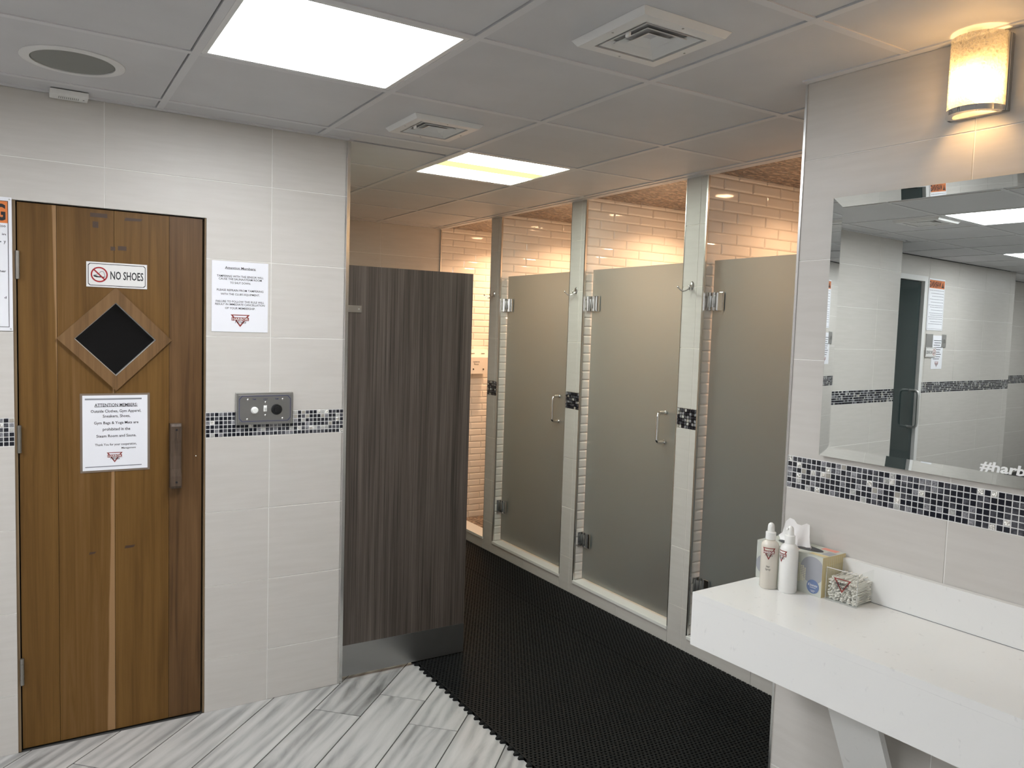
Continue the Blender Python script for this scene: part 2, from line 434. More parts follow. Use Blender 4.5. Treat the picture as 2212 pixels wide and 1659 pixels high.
def subway(parent, F, x0, x1, z0, z1, shift=0.0, stuff=False):
    r = 0; z = z0; mb = MB()
    while z < z1 - 0.01:
        ze = min(z + SH, z1)
        for a, b_ in columns(x0, x1, x0 + shift + (SW / 2 if r % 2 else 0), SW):
            g = 0.0016
            wd_, ht_ = b_ - a - g, ze - z - g
            if wd_ < 0.02 or ht_ < 0.012: continue
            bi = min(0.0085, ht_ / 3, wd_ / 3)
            if stuff: mb.box(a, b_ - g, 0.002, 0.01, z, ze - g, 'subway', F)
            else: link('bevelled_tile', tilemesh(wd_, ht_, 0.012, (round(bi, 4), 0.0036), 'subway'), parent, F @ T(a + g / 2, 0, z + g / 2) @ Matrix.Rotation(random.uniform(-0.012, 0.012), 4, 'X') @ Matrix.Rotation(random.uniform(-0.006, 0.006), 4, 'Z'))
        z = ze; r += 1
    if stuff: part('tile_field', mb, parent, kind='stuff')

def textmesh(mb, body, cx, cz, wd, ht, mat, y=-0.0008, bold=0.0, shear=0.0, left=False, M=None, curved=None):
    cu = bpy.data.curves.new('t', 'FONT'); cu.body = body; cu.size = 1.0; cu.resolution_u = 2; cu.offset = bold; cu.shear = shear
    ob = bpy.data.objects.new('t', cu); C.objects.link(ob)
    me = bpy.data.meshes.new_from_object(ob.evaluated_get(bpy.context.evaluated_depsgraph_get()))
    xs = [v.co.x for v in me.vertices]; ys = [v.co.y for v in me.vertices]
    a0, a1 = min(xs), max(xs)
    has_desc = any(ch in 'gjpqy,' for ch in body)
    asc = max(ys)
    kx = wd / (a1 - a0); kz = ht / asc
    vs_ = []
    for v in me.vertices:
        x = (v.co.x - (a0 if left else (a0 + a1) / 2)) * kx + cx; z = v.co.y * kz - ht / 2 + cz
        vs_.append((x, y, z) if not curved else curved(x, z))
    mb.add(vs_, [tuple(p.vertices) for p in me.polygons], mat, M)
    bpy.data.objects.remove(ob); bpy.data.curves.remove(cu); bpy.data.meshes.remove(me)
    return kx
def qd(mb, x0, x1, z0, z1, mat, y=-0.0006, curved=None):
    v = [(x0, z0), (x1, z0), (x1, z1), (x0, z1)]
    mb.add([(x, y, z) if not curved else curved(x, z) for x, z in v], [(0, 1, 2, 3)], mat)
def logo(cx, cz, wd, ht, y=-0.0006, curved=None, mono=None, serif=False):
    mb = MB(); cv = curved
    P = lambda x, z, dy=0.0: ((cx + x * wd / 2, y - dy, cz + z * ht / 2) if not cv else cv(cx + x * wd / 2, cz + z * ht / 2))
    red = mono or 'ink_red'
    o = [(-1.05, 1.0), (1.05, 1.0), (0, -1.0)]; i_ = [(-0.78, 0.86), (0.78, 0.86), (0, -0.66)]
    for k in range(3):
        j = (k + 1) % 3
        for q in range(8):
            la, lb = q / 8, (q + 1) / 8; mixp = lambda A, B, u: (A[0] + (B[0] - A[0]) * u, A[1] + (B[1] - A[1]) * u)
            mb.add([P(*mixp(o[k], o[j], la)), P(*mixp(i_[k], i_[j], la)), P(*mixp(i_[k], i_[j], lb)), P(*mixp(o[k], o[j], lb))], [(0, 1, 2, 3)], red)
    e = 0.0004
    for q in range(0 if serif else 10):
        xa, xb = -0.95 + 0.19 * q, -0.76 + 0.19 * q
        mb.add([P(xa, 0.02, e), P(xb, 0.02, e), P(xb, 0.56, e), P(xa, 0.56, e)], [(0, 1, 2, 3)], red)
    c2 = (lambda x, z: cv(x, z, 0.0006)) if cv else None
    textmesh(mb, 'HARBOR', cx, cz + 0.29 * ht / 2, 0.88 * wd, 0.19 * ht, 'sign_white' if not serif else 'ink', y - 2 * e, 0.02, 0, curved=c2)
    textmesh(mb, 'Fitness', cx + 0.02 * wd, cz - 0.16 * ht / 2, 0.62 * wd, 0.24 * ht, 'ink', y - 2 * e, 0.0, 0.0 if serif else 0.35, curved=c2)
    return mb

# ================================================================== FLOOR
fl = struct('floor', MB().box(-8.7, XBACK + 0.1, -5.3, 2.6, -0.08, -0.0025, 'floor_grout'), 'grey wood-look plank floor laid diagonally')
def clip(poly, n, d):      # keep n.p <= d
    out = []
    for i in range(len(poly)):
        a, b_ = poly[i], poly[(i + 1) % len(poly)]
        da = n[0] * a[0] + n[1] * a[1] - d; db = n[0] * b_[0] + n[1] * b_[1] - d
        if da <= 0: out.append(a)
        if da * db < 0:
            t = da / (da - db); out.append((a[0] + t * (b_[0] - a[0]), a[1] + t * (b_[1] - a[1])))
    return out
def plank_object(polys, name, rnds, stuff=False):
    v = []; f = []; rr = []
    for poly, rn in zip(polys, rnds):
        n = len(poly); o = len(v)
        v += [(x, y, 0.0) for x, y in poly] + [(x, y, -0.004) for x, y in poly]
        f.append(tuple(o + i for i in range(n))); rr.append(rn)
        for i in range(n): f.append((o + i, o + n + i, o + n + (i + 1) % n, o + (i + 1) % n)); rr.append(rn)
    me = bpy.data.meshes.new(name); me.from_pydata(v, [], f); me.materials.append(MT['plank'])
    a = me.attributes.new('rnd', 'FLOAT', 'FACE'); a.data.foreach_set('value', rr)
    o = link(name, me, fl)
    if stuff: o['kind'] = 'stuff'
PWD, PLN, C0 = 0.2105, 1.22, 0.006
JOINT = {0: -0.247, 1: -0.042, 2: -0.247, -3: -0.867, -1: 0.24, -2: -0.18, 3: 0.47, -4: -0.35, 4: 0.1}
S2 = math.sqrt(0.5)
rest, rest_r = [], []
for k in range(-30, 36):
    j0 = JOINT.get(k, (k * 0.377) % PLN)
    for q in range(-9, 6):
        c0, c1 = C0 + k * PWD + 0.0024, C0 + (k + 1) * PWD - 0.0024
        u0, u1 = j0 + q * PLN + 0.0024, j0 + (q + 1) * PLN - 0.0024
        pl = [((u + c) * S2, (u - c) * S2) for u, c in ((u0, c1), (u1, c1), (u1, c0), (u0, c0))]
        ps = []
        for (ax0, ax1, ay0, ay1) in ((-8.58, 1.655, -5.18, -0.0005), (0.003, 1.655, 0.0, 2.437)):
            p_ = pl
            for nn, dd in (((1, 0), ax1), ((-1, 0), -ax0), ((0, 1), ay1), ((0, -1), -ay0)):
                if p_: p_ = clip(p_, nn, dd)
            if len(p_) >= 3: ps.append(p_)
        if not ps: continue
        rn = random.random()
        near = any(-1.9 < x < 0.7 and -1.7 < y for p_ in ps for x, y in p_)
        if near: plank_object(ps, 'floor_plank', [rn] * len(ps))
        else: rest += ps; rest_r += [rn] * len(ps)
plank_object(rest, 'floor_planks_beyond', rest_r, True)

# ================================================================== WALLS
Y0 = 0.0015
wb = MB()
wb.box(-3.1, DX0, Y0, 0.12, 0, H, 'grout').box(DX1, 0.0, Y0, 0.12, 0, H, 'grout').box(DX0, DX1, Y0, 0.12, DZ, H, 'grout')
wb.box(-0.12, -0.0015, 0.12, YFAR, 0, H, 'grout')
wl = struct('wall_left', wb, 'cream tiled wall holding the wooden sauna door')
tiles(wl, FA, -3.1, 0.0, [r for i, r in enumerate(ROWS) if i != 4], -0.3202, (DX0, DX1, -1, DZ))
mosaic(wl, FA, DX1, 0.0, ZS[3])
mosaic(wl, FA, DX0 - 3 * PC, DX0, ZS[3])
mosaic(wl, FA, -3.1, DX0 - 3 * PC, ZS[3], stuff=True)
tiles(wl, frame((0.0, 0.0, 0), 90), 0.0, YFAR, ROWS, 0.2, stuff=True)
struct('trim_1', MB().box(0.0, 0.014, -0.002, 0.012, 0.0, H - 0.003, 'aluminium'), 'metal corner strip at the end of the sauna wall')
# room beyond the sauna (seen in the mirror)
wb = MB().box(-6.45, -4.46, 0.43 + Y0, 0.55, 0, H, 'grout').box(-3.2, -3.1, 0.43 + Y0, 0.55, 0, H, 'grout').box(-4.46, -3.2, 0.43 + Y0, 0.55, 2.232, H, 'grout').box(-4.46, -3.2, 0.52, 0.55, 0, 2.232, 'dark_void').box(-3.1, -3.0, 0.12, 0.43, 0, H, 'grout').box(-3.101, -3.1, 0.008, 0.43, 0, H, 'tile')
wst = struct('wall_steam', wb, 'tiled wall with the steam room door, seen in the mirror')
FS = T(0, 0.43, 0)
tiles(wst, FS, -6.45, -3.1, [r for i, r in enumerate(ROWS) if i != 4], -5.72 + TW * 3, (-4.46, -3.20, -1, 2.232))
mosaic(wst, FS, -6.45, -4.46, ZS[3], stuff=True)
wb = MB().box(-8.6, -6.45, 0.9 + Y0, 1.02, 0, H, 'grout').box(-6.45, -6.33, 0.55, 0.9, 0, H, 'grout').box(-6.4515, -6.45, 0.43, 0.9, 0, H, 'tile')
wse = struct('wall_beyond', wb, 'tiled wall at the far end of the room, seen in the mirror')
tiles(wse, T(0, 0.9, 0), -8.6, -6.45, [r for i, r in enumerate(ROWS) if i != 4], -7.0)
mosaic(wse, T(0, 0.9, 0), -8.6, -6.45, ZS[3], stuff=True)
wside = struct('wall_side', MB().box(-8.72, -8.6 - Y0, -5.3, 1.02, 0, H, 'grout'), 'tiled end wall behind the left of the view')
tiles(wside, frame((-8.6, -5.2, 0), 90), 0, 6.1, ROWS, 0.3, stuff=True)
wbk = struct('wall_back', MB().box(-8.6, 1.3, -5.32, -5.2 - Y0, 0, H, 'grout'), 'tiled wall behind the camera')
tiles(wbk, frame((1.2, -5.2, 0), 180), 0, 9.8, ROWS, 0.3, stuff=True)
# vanity wall
wv_ = MB().box(0.0, 3.62, Y0, 0.86, 0, H, 'grout', FV).box(-0.0015, 0.0, 0.006, 0.86, 0, H, 'tile', FV)
wvn = struct('wall_right', wv_, 'cream tiled wall behind the vanity counter and mirror')
tiles(wvn, FV, 0.0, 3.6, [r for i, r in enumerate(ROWS) if i != 4], 0.51)
NV = 42
mosaic(wvn, FV, 0.004, 0.004 + NV * PC, ZS[3])
mosaic(wvn, FV, 0.004 + NV * PC, 3.6, ZS[3], stuff=True)
struct('trim_2', MB().box(-0.005, 0.003, -0.003, 0.010, 0.0, H - 0.003, 'aluminium', FV), 'metal corner strip at the end of the vanity wall')
# far wall of the corridor and of the last shower
wb = MB().box(-0.12, XBACK + 0.12, YFAR + Y0, YFAR + 0.12, 0, H + 0.03, 'grout').box(XS + 0.006, XBACK, YFAR + 0.0005, YFAR + 0.01, 0, H + 0.03, 'subway_grout', T(0, 0.0015, 0))
wfar = struct('wall_far', wb, 'far tiled wall above the brown partition, warmly lit')
tiles(wfar, T(0, YFAR, 0), 0.0, XS, ROWS, 1.15)
subway(wfar, T(0, YFAR - 0.0045, 0), XS + 0.008, XBACK, 0.02, H + 0.03, 0.105)
struct('trim_3', MB().box(XS - 0.002, XS + 0.007, YFAR - 0.012, YFAR + 0.004, 0.0, H, 'aluminium'), 'metal strip where cream tile meets white bevelled tile')
# shower dividing walls: pillar face, tiled side, metal corners
for i, (ya, yb) in enumerate(PIL):
    wb = MB().box(XS + Y0, XBACK, yb + 0.0055, ya - 0.0045, 0, H + 0.03, 'subway_grout')
    ws = struct('wall_stall_%d' % (i + 1), wb, ['first', 'second', 'third', 'fourth'][i] + ' shower dividing wall counted from the far end')
    FP = frame((XS, ya, 0), -90)
    tiles(ws, FP, 0.0, ya - yb, [r for k, r in enumerate(ROWS) if k != 4], 5.0)
    part('mosaic_backing', MB().box(0, ya - yb, Y0, 0.006, ZS[3], ZS[4], 'grout_mosaic', FP), ws)
    mosaic(ws, FP, 0.003, ya - yb - 0.003, ZS[3], stuff=True)
    if i < 3: subway(ws, T(0, yb, 0), XS + 0.006, XBACK, 0.09, H + 0.03, 0.10 + 0.004 * i)
    else: subway(ws, T(0, yb, 0), XS + 0.006, XBACK, 0.09, H + 0.03, 0.1, stuff=True)
    subway(ws, frame((XBACK, ya, 0), 180), 0, XBACK - XS - 0.006, 0.05, H + 0.03, 0.1, stuff=True)
    part('corner_strip', MB().box(XS - 0.002, XS + 0.009, yb - 0.005, yb + 0.004, 0.09 if i < 3 else 0.0, H, 'aluminium'), ws)
    part('corner_strip', MB().box(XS - 0.002, XS + 0.006, ya - 0.002, ya + 0.003, 0.09, H, 'aluminium'), ws)
wsb = struct('wall_shower_back', MB().box(XBACK + 0.005, XBACK + 0.12, -1.9, YFAR + 0.12, 0, H + 0.06, 'subway_grout'), 'white bevelled tile wall at the back of the showers')
for y0, y1 in ((1.616, YFAR), (0.642, 1.4793), (-0.3409, 0.498), (-1.324, -0.4839)):
    subway(wsb, frame((XBACK, y1, 0), -90), 0.0, y1 - y0, 0.02, H + 0.03, 0.1, stuff=True)
# grey band backing behind the mosaic of the other walls
for pr_, F_, a, b_ in ((wl, FA, DX1, 0.0), (wl, FA, -3.1, DX0), (wvn, FV, 0.0, 3.6), (wst, FS, -6.45, -4.46), (wse, T(0, 0.9, 0), -8.6, -6.45)):
    part('mosaic_backing', MB().box(a, b_, Y0 - 0.0005, 0.004, ZS[3], ZS[4], 'grout_mosaic', F_), pr_)
# shower curbs and floors, ceilings
OPEN = [(YFAR, 1.616), (1.4793, 0.642), (0.498, -0.3409), (-0.4839, -1.324)]
for i, (ya, yb) in enumerate(OPEN):
    cu = struct('trim_%d' % (4 + i), MB().box(XS + 0.004, XS + 0.115, yb, ya, 0, 0.072, 'subway_grout'), 'tiled shower curb with white cap, %s from the far end' % ['first', 'second', 'third', 'fourth'][i])
    half = (ya - yb) / 2
    for q in range(2):
        link('tile', tilemesh(half - 0.0015, 0.074, 0.008, (0.0008, 0.0008), 'tile'), cu, frame((XS - 0.0005, ya - q * half, 0), -90))
    part('curb_cap', MB().rbox(XS - 0.006, XS + 0.122, yb + 0.001, ya - 0.001, 0.074, 0.094, 0.003, 'cap_white'), cu)
    part('shower_floor', MB().box(XS + 0.115, XBACK, yb, ya, -0.002, 0.022, 'stone_mosaic'), cu)

# ================================================================== CEILING
ce = struct('ceiling', MB().box(-8.7, XBACK + 0.12, -5.3, 2.6, H + 0.25, H + 0.30, 'plenum'), 'suspended ceiling of flat grey square panels')
XG = [-0.749 + 0.62 * k for k in range(-13, 4)]
YG = [-0.765 + 0.61 * k for k in range(-8, 6)]
XG = [-8.6] + XG + [1.64]; YG = [-5.2] + YG + [YFAR]
YG = [y for y in YG if y > -5.19 or y == -5.2]
LIGHTS = {}
def cellidx(x, y):
    return max(i for i in range(len(XG) - 1) if XG[i] <= x), max(j for j in range(len(YG) - 1) if YG[j] <= y)
LIT = {cellidx(-0.44, -1.07): 0, cellidx(0.8, 0.15): 1, cellidx(-2.3, -1.07): 2, cellidx(-4.78, -0.45): 3, cellidx(-2.3, -2.9): 4, cellidx(-4.78, -2.9): 5, cellidx(-7.2, -0.45): 6, cellidx(-2.3, -4.65): 7}  # last four panels are unseen additions that raise the light level
def room_clip(x0, x1, y0, y1):
    out = []
    a = (max(x0, -8.6), min(x1, 1.64), max(y0, -5.2), min(y1, 0.0))
    b_ = (max(x0, 0.0), min(x1, 1.64), max(y0, 0.0), min(y1, YFAR))
    c_ = (max(x0, -6.45), min(x1, -3.1), max(y0, 0.0), min(y1, 0.43)); d_ = (max(x0, -8.6), min(x1, -6.45), max(y0, 0.0), min(y1, 0.9))
    A = [r for r in (a, b_, c_, d_) if r[1] - r[0] > 0.01 and r[3] - r[2] > 0.004]
    if len(A) == 2 and A[0][0:2] == A[1][0:2] and abs(A[0][3] - A[1][2]) < 1e-6: return [(A[0][0], A[0][1], A[0][2], A[1][3])]
    return A
for i in range(len(XG) - 1):
    for j in range(len(YG) - 1):
        if (i, j) in LIT: continue
        for (x0, x1, y0, y1) in room_clip(XG[i], XG[i + 1], YG[j], YG[j + 1]):
            ex = 0.004 + 0.002 * random.random()
            a0 = x0 + 0.0115; a1 = x1 - 0.0115 - ex; c0 = y0 + 0.0115 + ex * 0.7; c1 = y1 - 0.0115
            if a1 - a0 < 0.02 or c1 - c0 < 0.02: continue
            z = H + 0.0035
            link('ceiling_panel', MB().box(a0, a1, c0, c1, z, z + 0.012, 'ceiling_panel').mesh('ceiling_panel'), ce)
for x in XG[1:-1]:
    y1 = YFAR if x > 0 else 0.0
    part('grid_bar', MB().box(x - 0.012, x + 0.012, -5.2, y1, H, H + 0.03, 'ceiling_white'), ce)
for y in YG[1:-1]:
    part('grid_bar', MB().box(-8.6 if y < 0 else 0.0, 1.64, y - 0.012, y + 0.012, H + 0.0002, H + 0.0302, 'ceiling_white'), ce)
# wall angles
part('wall_angle', MB().box(-3.1, 0.0, -0.03, 0.0, H - 0.001, H + 0.02, 'ceiling_white'), ce)
part('wall_angle', MB().box(0.0, 0.025, 0.0, YFAR, H - 0.001, H + 0.02, 'ceiling_white'), ce)
part('wall_angle', MB().box(0.0, 1.62, YFAR - 0.03, YFAR, H - 0.001, H + 0.02, 'ceiling_white'), ce)
part('wall_angle', MB().box(0.0, 3.6, -0.03, 0.0, H - 0.001, H + 0.02, 'ceiling_white', FV), ce)
part('wall_angle', MB().box(1.595, 1.622, -1.66, YFAR, H - 0.0015, H + 0.02, 'ceiling_white').box(1.626, XS + 0.012, -1.66, YFAR, H - 0.004, H + 0.03, 'ceiling_white'), ce)
for ya, yb in OPEN:
    part('mosaic_ceiling', MB().box(XS + 0.010, XBACK, yb, ya, H + 0.012, H + 0.03, 'stone_mosaic'), ce)

# ceiling light panels
def light_panel(i, j, k):
    x0, x1, y0, y1 = XG[i], XG[i + 1], YG[j], YG[j + 1]
    lab = ['large white ceiling light panel nearest the sauna door', 'smaller-looking ceiling light panel with a yellow band over the black mat',
           'ceiling light panel reflected in the top right of the mirror', 'ceiling light panel reflected in the mirror near the far wall',
           'added fill light panel behind the camera, nearer the sauna wall', 'added fill light panel behind the camera, farther along the room', 'added fill light panel over the far end of the room', 'added fill light panel by the back wall behind the camera'][k]
    t = thing('ceiling_light', lab, 'ceiling light', T((x0 + x1) / 2, (y0 + y1) / 2, H), 'square ceiling light panels')
    a, c = (x1 - x0) / 2 - 0.013, (y1 - y0) / 2 - 0.013
    fr = MB()
    for (p, q, r, s) in ((-a, -a + 0.016, -c, c), (a - 0.016, a, -c, c), (-a + 0.016, a - 0.016, -c, -c + 0.016), (-a + 0.016, a - 0.016, c - 0.016, c)):
        fr.box(p, q, r, s, 0.001, 0.03, 'white_paint')
    part('frame', fr, t)
    a -= 0.016; c -= 0.016
    if k == 1:
        part('diffuser', MB().box(-a, a, -c, -0.05, 0.005, 0.009, 'led_green').box(-a, a, 0.07, c, 0.005, 0.009, 'led_green'), t)
        part('yellow_band', MB().box(-a, a, -0.05, 0.07, 0.005, 0.009, 'led_yellow'), t, label='pale yellow band across the lit panel')
    else: part('diffuser', MB().box(-a, a, -c, c, 0.005, 0.009, 'led_cool'), t)
    part('housing', MB().box(-a, a, -c, c, 0.012, 0.03, 'white_paint'), t)
for (i, j), k in LIT.items(): light_panel(i, j, k)

# ceiling air vents: sloped flange, three stepped louvre rings, centre pyramid
def sqring(mb, a, za, b_, zb, mat):
    v = [(-a, -a, za), (a, -a, za), (a, a, za), (-a, a, za), (-b_, -b_, zb), (b_, -b_, zb), (b_, b_, zb), (-b_, b_, zb)]
    mb.add(v, [(i, (i + 1) % 4, (i + 1) % 4 + 4, i + 4) for i in range(4)], mat)
def vent(x, y, size, lab):
    t = thing('ceiling_vent', lab, 'air vent', T(x, y, H + 0.003), 'square ceiling air vents')
    s = size / 2
    f = MB(); sqring(f, s, 0.0, s - 0.012, -0.016, 'white_paint'); sqring(f, s - 0.012, -0.016, s * 0.70, -0.017, 'white_paint'); sqring(f, s * 0.70, -0.017, s * 0.715, 0.021, 'white_paint')
    part('flange', f, t)
    dk = MB(); sqring(dk, s * 0.71, 0.021, s * 0.71, 0.20, 'black'); dk.box(-s * 0.71, s * 0.71, -s * 0.71, s * 0.71, 0.20, 0.204, 'black')
    part('duct', dk, t)
    for k, (a, b_) in enumerate(((0.635, 0.47), (0.455, 0.31))):
        r = MB(); za = -0.016 + 0.002 * k
        sqring(r, s * a, za, s * b_, za + 0.012, 'white_paint'); sqring(r, s * a, za, s * a, za + 0.0025, 'white_paint'); sqring(r, s * a, za + 0.0025, s * b_, za + 0.0145, 'white_paint')
        part('louvre', r, t)
    p = MB(); a = s * 0.29
    p.add([(-a, -a, -0.012), (a, -a, -0.012), (a, a, -0.012), (-a, a, -0.012), (0, 0, 0.006)], [(0, 1, 4), (1, 2, 4), (2, 3, 4), (3, 0, 4)], 'white_paint')
    part('centre_cone', p, t)
    part('damper_lever', MB().box(-s * 0.64, -s * 0.60, -s * 0.2, -s * 0.1, -0.026, -0.016, 'plastic_white'), t)
    for sx, sy in ((0, 0.84), (0, -0.84), (0.84, 0), (-0.84, 0)):
        part('screw', MB().lathe([(0.0, -0.0185), (0.003, -0.018), (0.003, -0.016)], 'steel_dull', 8, T(s * sx, s * sy, 0)), t)
vent(0.240, -1.658, 0.30, 'large square ceiling vent nearest the wall lamp')
vent(0.195, -0.437, 0.29, 'square ceiling vent between the two light panels, above the partition')
vent(-2.19, -0.60, 0.30, 'square ceiling vent seen in the mirror')
# ceiling speaker
t = thing('ceiling_speaker', 'round ceiling speaker with grey grille above the sauna door', 'speaker', T(-1.052, -0.437, H + 0.003))
part('rim', MB().lathe([(0.118, 0.0), (0.118, -0.004), (0.132, -0.006), (0.146, -0.002), (0.147, 0.0)], 'white_paint', 48), t, smooth=True)
part('speaker_grille', MB().lathe([(0.0, -0.0025), (0.06, -0.003), (0.115, -0.002), (0.117, 0.0)], 'grille', 48), t, smooth=True)
# small slotted sensor at the ceiling edge
t = thing('ceiling_sensor', 'small white slotted box at the ceiling edge above the sauna door', 'sensor', T(-1.048, -0.044, H))
part('case', MB().rbox(-0.06, 0.06, -0.040, 0.038, -0.018, 0.0, 0.003, 'plastic_white'), t)
for k in range(11): part('slot', MB().box(-0.032 + k * 0.006, -0.030 + k * 0.006, -0.012, 0.018, -0.0185, -0.017, 'grille'), t)
part('indicator', MB().lathe([(0.0, -0.0192), (0.003, -0.0188), (0.003, -0.017)], 'black', 10, T(0.046, 0.0, 0)), t)

# ================================================================== SAUNA DOOR
BY = 0.014
d1 = struct('door_1', MB().box(DX0, DX0 + 0.010, 0.004, 0.115, 0, DZ, 'wood_jamb').box(DX1 - 0.006, DX1, 0.004, 0.115, 0, DZ, 'wood_jamb').box(DX0, DX1, 0.03, 0.115, DZ - 0.008, DZ, 'dark_void').box(DX1 - 0.013, DX1 - 0.006, 0.045, 0.1, 0, DZ, 'dark_void').box(DX0 + 0.01, DX0 + 0.014, 0.045, 0.1, 0, DZ, 'dark_void'), 'brown wooden sauna door with a diamond window')
ZT, ZB = 2.0135, 0.006
ZD, RI, RO = 1.5325, 0.139, 0.195
XD = -0.896
edges = [-1.2095, -1.0885, -0.901, -0.709, -0.5872]
g = 0.0006
def bd(i, poly): part('board', MB().prism(poly, BY, BY + 0.042, 'wood%d' % (i + 1)), d1)
bd(0, [(edges[0], ZB), (edges[1] - g, ZB), (edges[1] - g, ZT), (edges[0], ZT)])
x1 = edges[2] - g; h = RI - (XD - x1)
bd(1, [(edges[1] + g, ZB), (x1, ZB), (x1, ZD - h), (XD - RI, ZD), (x1, ZD + h), (x1, ZT), (edges[1] + g, ZT)])
x0 = edges[2] + g; h = RI - (XD - x0)
bd(2, [(edges[3] - g, ZT), (x0, ZT), (x0, ZD + h), (XD, ZD + RI), (XD + RI, ZD), (XD, ZD - RI), (x0, ZD - h), (x0, ZB), (edges[3] - g, ZB)])
bd(3, [(edges[3] + g, ZB), (edges[4], ZB), (edges[4], ZT), (edges[3] + g, ZT)])
wf = part('window_frame', MB().ring([(XD - RI, ZD), (XD, ZD - RI), (XD + RI, ZD), (XD, ZD + RI)], [(XD - RI + 0.004, ZD), (XD, ZD - RI + 0.004), (XD + RI - 0.004, ZD), (XD, ZD + RI - 0.004)], BY - 0.002, BY + 0.03, 'steel_dull'), d1)
D4 = [(XD - RO, ZD), (XD, ZD - RO), (XD + RO, ZD), (XD, ZD + RO)]; I4 = [(XD - RI, ZD), (XD, ZD - RI), (XD + RI, ZD), (XD, ZD + RI)]
for k in range(4):
    j = (k + 1) % 4; sh = 0.0008
    part('frame_rail', MB().prism([D4[k], D4[j], I4[j], I4[k]], BY - 0.013 - 0.0006 * (k % 2), BY, 'wood_frame'), wf)
part('pane', MB().prism([(XD - RI, ZD), (XD, ZD - RI), (XD + RI, ZD), (XD, ZD + RI)], BY + 0.016, BY + 0.02, 'dark_glass'), wf)
hd = MB().prism([(-0.0205, -0.128), (0.0205, -0.128), (0.0205, 0.128), (-0.0205, 0.128)], 0, 0, 'wood_handle') if False else MB()
# routed pull: bar standing off the door, thinner in the middle
prof = [(-0.128, -0.034), (-0.118, -0.040), (-0.08, -0.038), (-0.05, -0.033), (0.0, -0.030), (0.05, -0.033), (0.08, -0.038), (0.118, -0.040), (0.128, -0.034)]
vs_ = []; fs_ = []
for (z, y) in prof: vs_ += [(-0.0205, y + 0.003, z), (-0.0165, y, z), (0.0165, y, z), (0.0205, y + 0.003, z), (0.0205, 0.0, z), (-0.0205, 0.0, z)]
for k in range(len(prof) - 1):
    for q in range(6): fs_.append((k * 6 + q, k * 6 + (q + 1) % 6, (k + 1) * 6 + (q + 1) % 6, (k + 1) * 6 + q))
fs_ += [tuple(range(6))[::-1], tuple((len(prof) - 1) * 6 + q for q in range(6))]
hb = MB().add(vs_, fs_, 'wood_handle')
hnd = part('handle', hb, d1, T(-0.6875, BY, 1.078), label='dark routed wooden pull handle')
for z in (0.105, -0.103): part('screw_hole', MB().lathe([(0.0, 0.0), (0.0045, 0.0), (0.0045, -0.002), (0.0, -0.002)], 'black', 10, T(0.001, -0.0402, z) @ Matrix.Rotation(PI / 2, 4, 'X')), hnd)
for z in (1.791, 1.1665, 0.3035):
    hg = part('hinge', MB().tube([(0, 0, -0.05), (0, 0, 0.05)], 0.0062, 'steel_aged', 12), d1, T(-1.2095, 0.004, z), smooth=True)
    for k in range(5): part('knuckle', MB().tube([(0, 0, -0.049 + k * 0.0198), (0, 0, -0.0305 + k * 0.0198)], 0.0072, 'steel_aged', 12), hg, smooth=True)
for (a, b_, z0, z1, sh) in ((-0.98, -0.923, 1.984, 1.999, 0), (-0.972, -0.953, 1.945, 1.968, 0), (-0.866, -0.802, 1.98, 1.992, 0.008), (-0.913, -0.897, 1.865, 1.880, 0), (-0.888, -0.859, 1.868, 1.884, 0), (-0.99, -0.965, 0.712, 0.722, 0.006), (-0.868, -0.83, 0.722, 0.733, 0.006)):
    part('tape_mark', MB().add([(a, BY - 0.0003, z0), (b_ - sh, BY - 0.0003, z0 + sh / 3), (b_, BY - 0.0003, z1), (a + sh / 2, BY - 0.0003, z1)], [(0, 1, 2, 3)], 'wood_stain'), d1)
part('lock_pin', MB().ball((-0.6085, BY, 1.07), 0.0022, 'plastic_white'), d1)
# dark sauna room behind
sr = MB()
sr.box(-1.9, -0.2, 1.5, 1.55, 0, H, 'wood4').box(-1.95, -1.9, 0.12, 1.55, 0, H, 'wood4').box(-0.2, -0.15, 0.12, 1.55, 0, H, 'wood4').box(-0.98, -0.90, 0.7, 0.78, 0, H, 'wood_jamb')
struct('wall_sauna', sr, 'dark timber inside of the sauna behind the diamond window')

# ================================================================== SIGNS ON THE LEFT WALL
def sheet(name, label, M, wd, ht, mat='paper', th=0.0012, cat='notice'):
    t = thing(name, label, cat, M)
    part('sheet', MB().box(-wd / 2, wd / 2, -th, 0.0, -ht / 2, ht / 2, mat), t)
    return t, th
# notice beside the door
t, th = sheet('paper_notice', 'white paper notice about the sensor taped to the wall tile beside the sauna door', T(-0.4435, -0.0012, 1.7135), 0.2215, 0.283)
mb = MB(); yy = -th - 0.0004
k = 0.000224
for body, y_, wpx, hpx in (('Attention Members:', 325, 555, 42), ('TAMPERING WITH THE SENSOR WILL', 476, 840, 36), ('CAUSE THE SAUNA/STEAM ROOM', 526, 775, 36), ('TO SHUT DOWN.', 592, 370, 36),
                           ('PLEASE REFRAIN FROM TAMPERING', 726, 840, 36), ("WITH THE CLUB'S EQUIPMENT.", 796, 705, 36), ('FAILURE TO FOLLOW THIS RULE WILL', 928, 870, 36), ('RESULT IN IMMEDIATE CANCELLATION', 979, 890, 36), ('OF YOUR MEMBERSHIP.', 1047, 545, 36)):
    textmesh(mb, body, 0, (842 - y_) * k, wpx * 0.000218, hpx * k, 'ink', yy, 0.012)
qd(mb, -0.0605, 0.0605, (842 - 353) * k, (842 - 348) * k, 'ink', yy)
part('printed_text', mb, t)
part('logo', logo(0.0, (842 - 1272) * k, 0.072, 0.050, yy), t, label='red triangle gym logo')
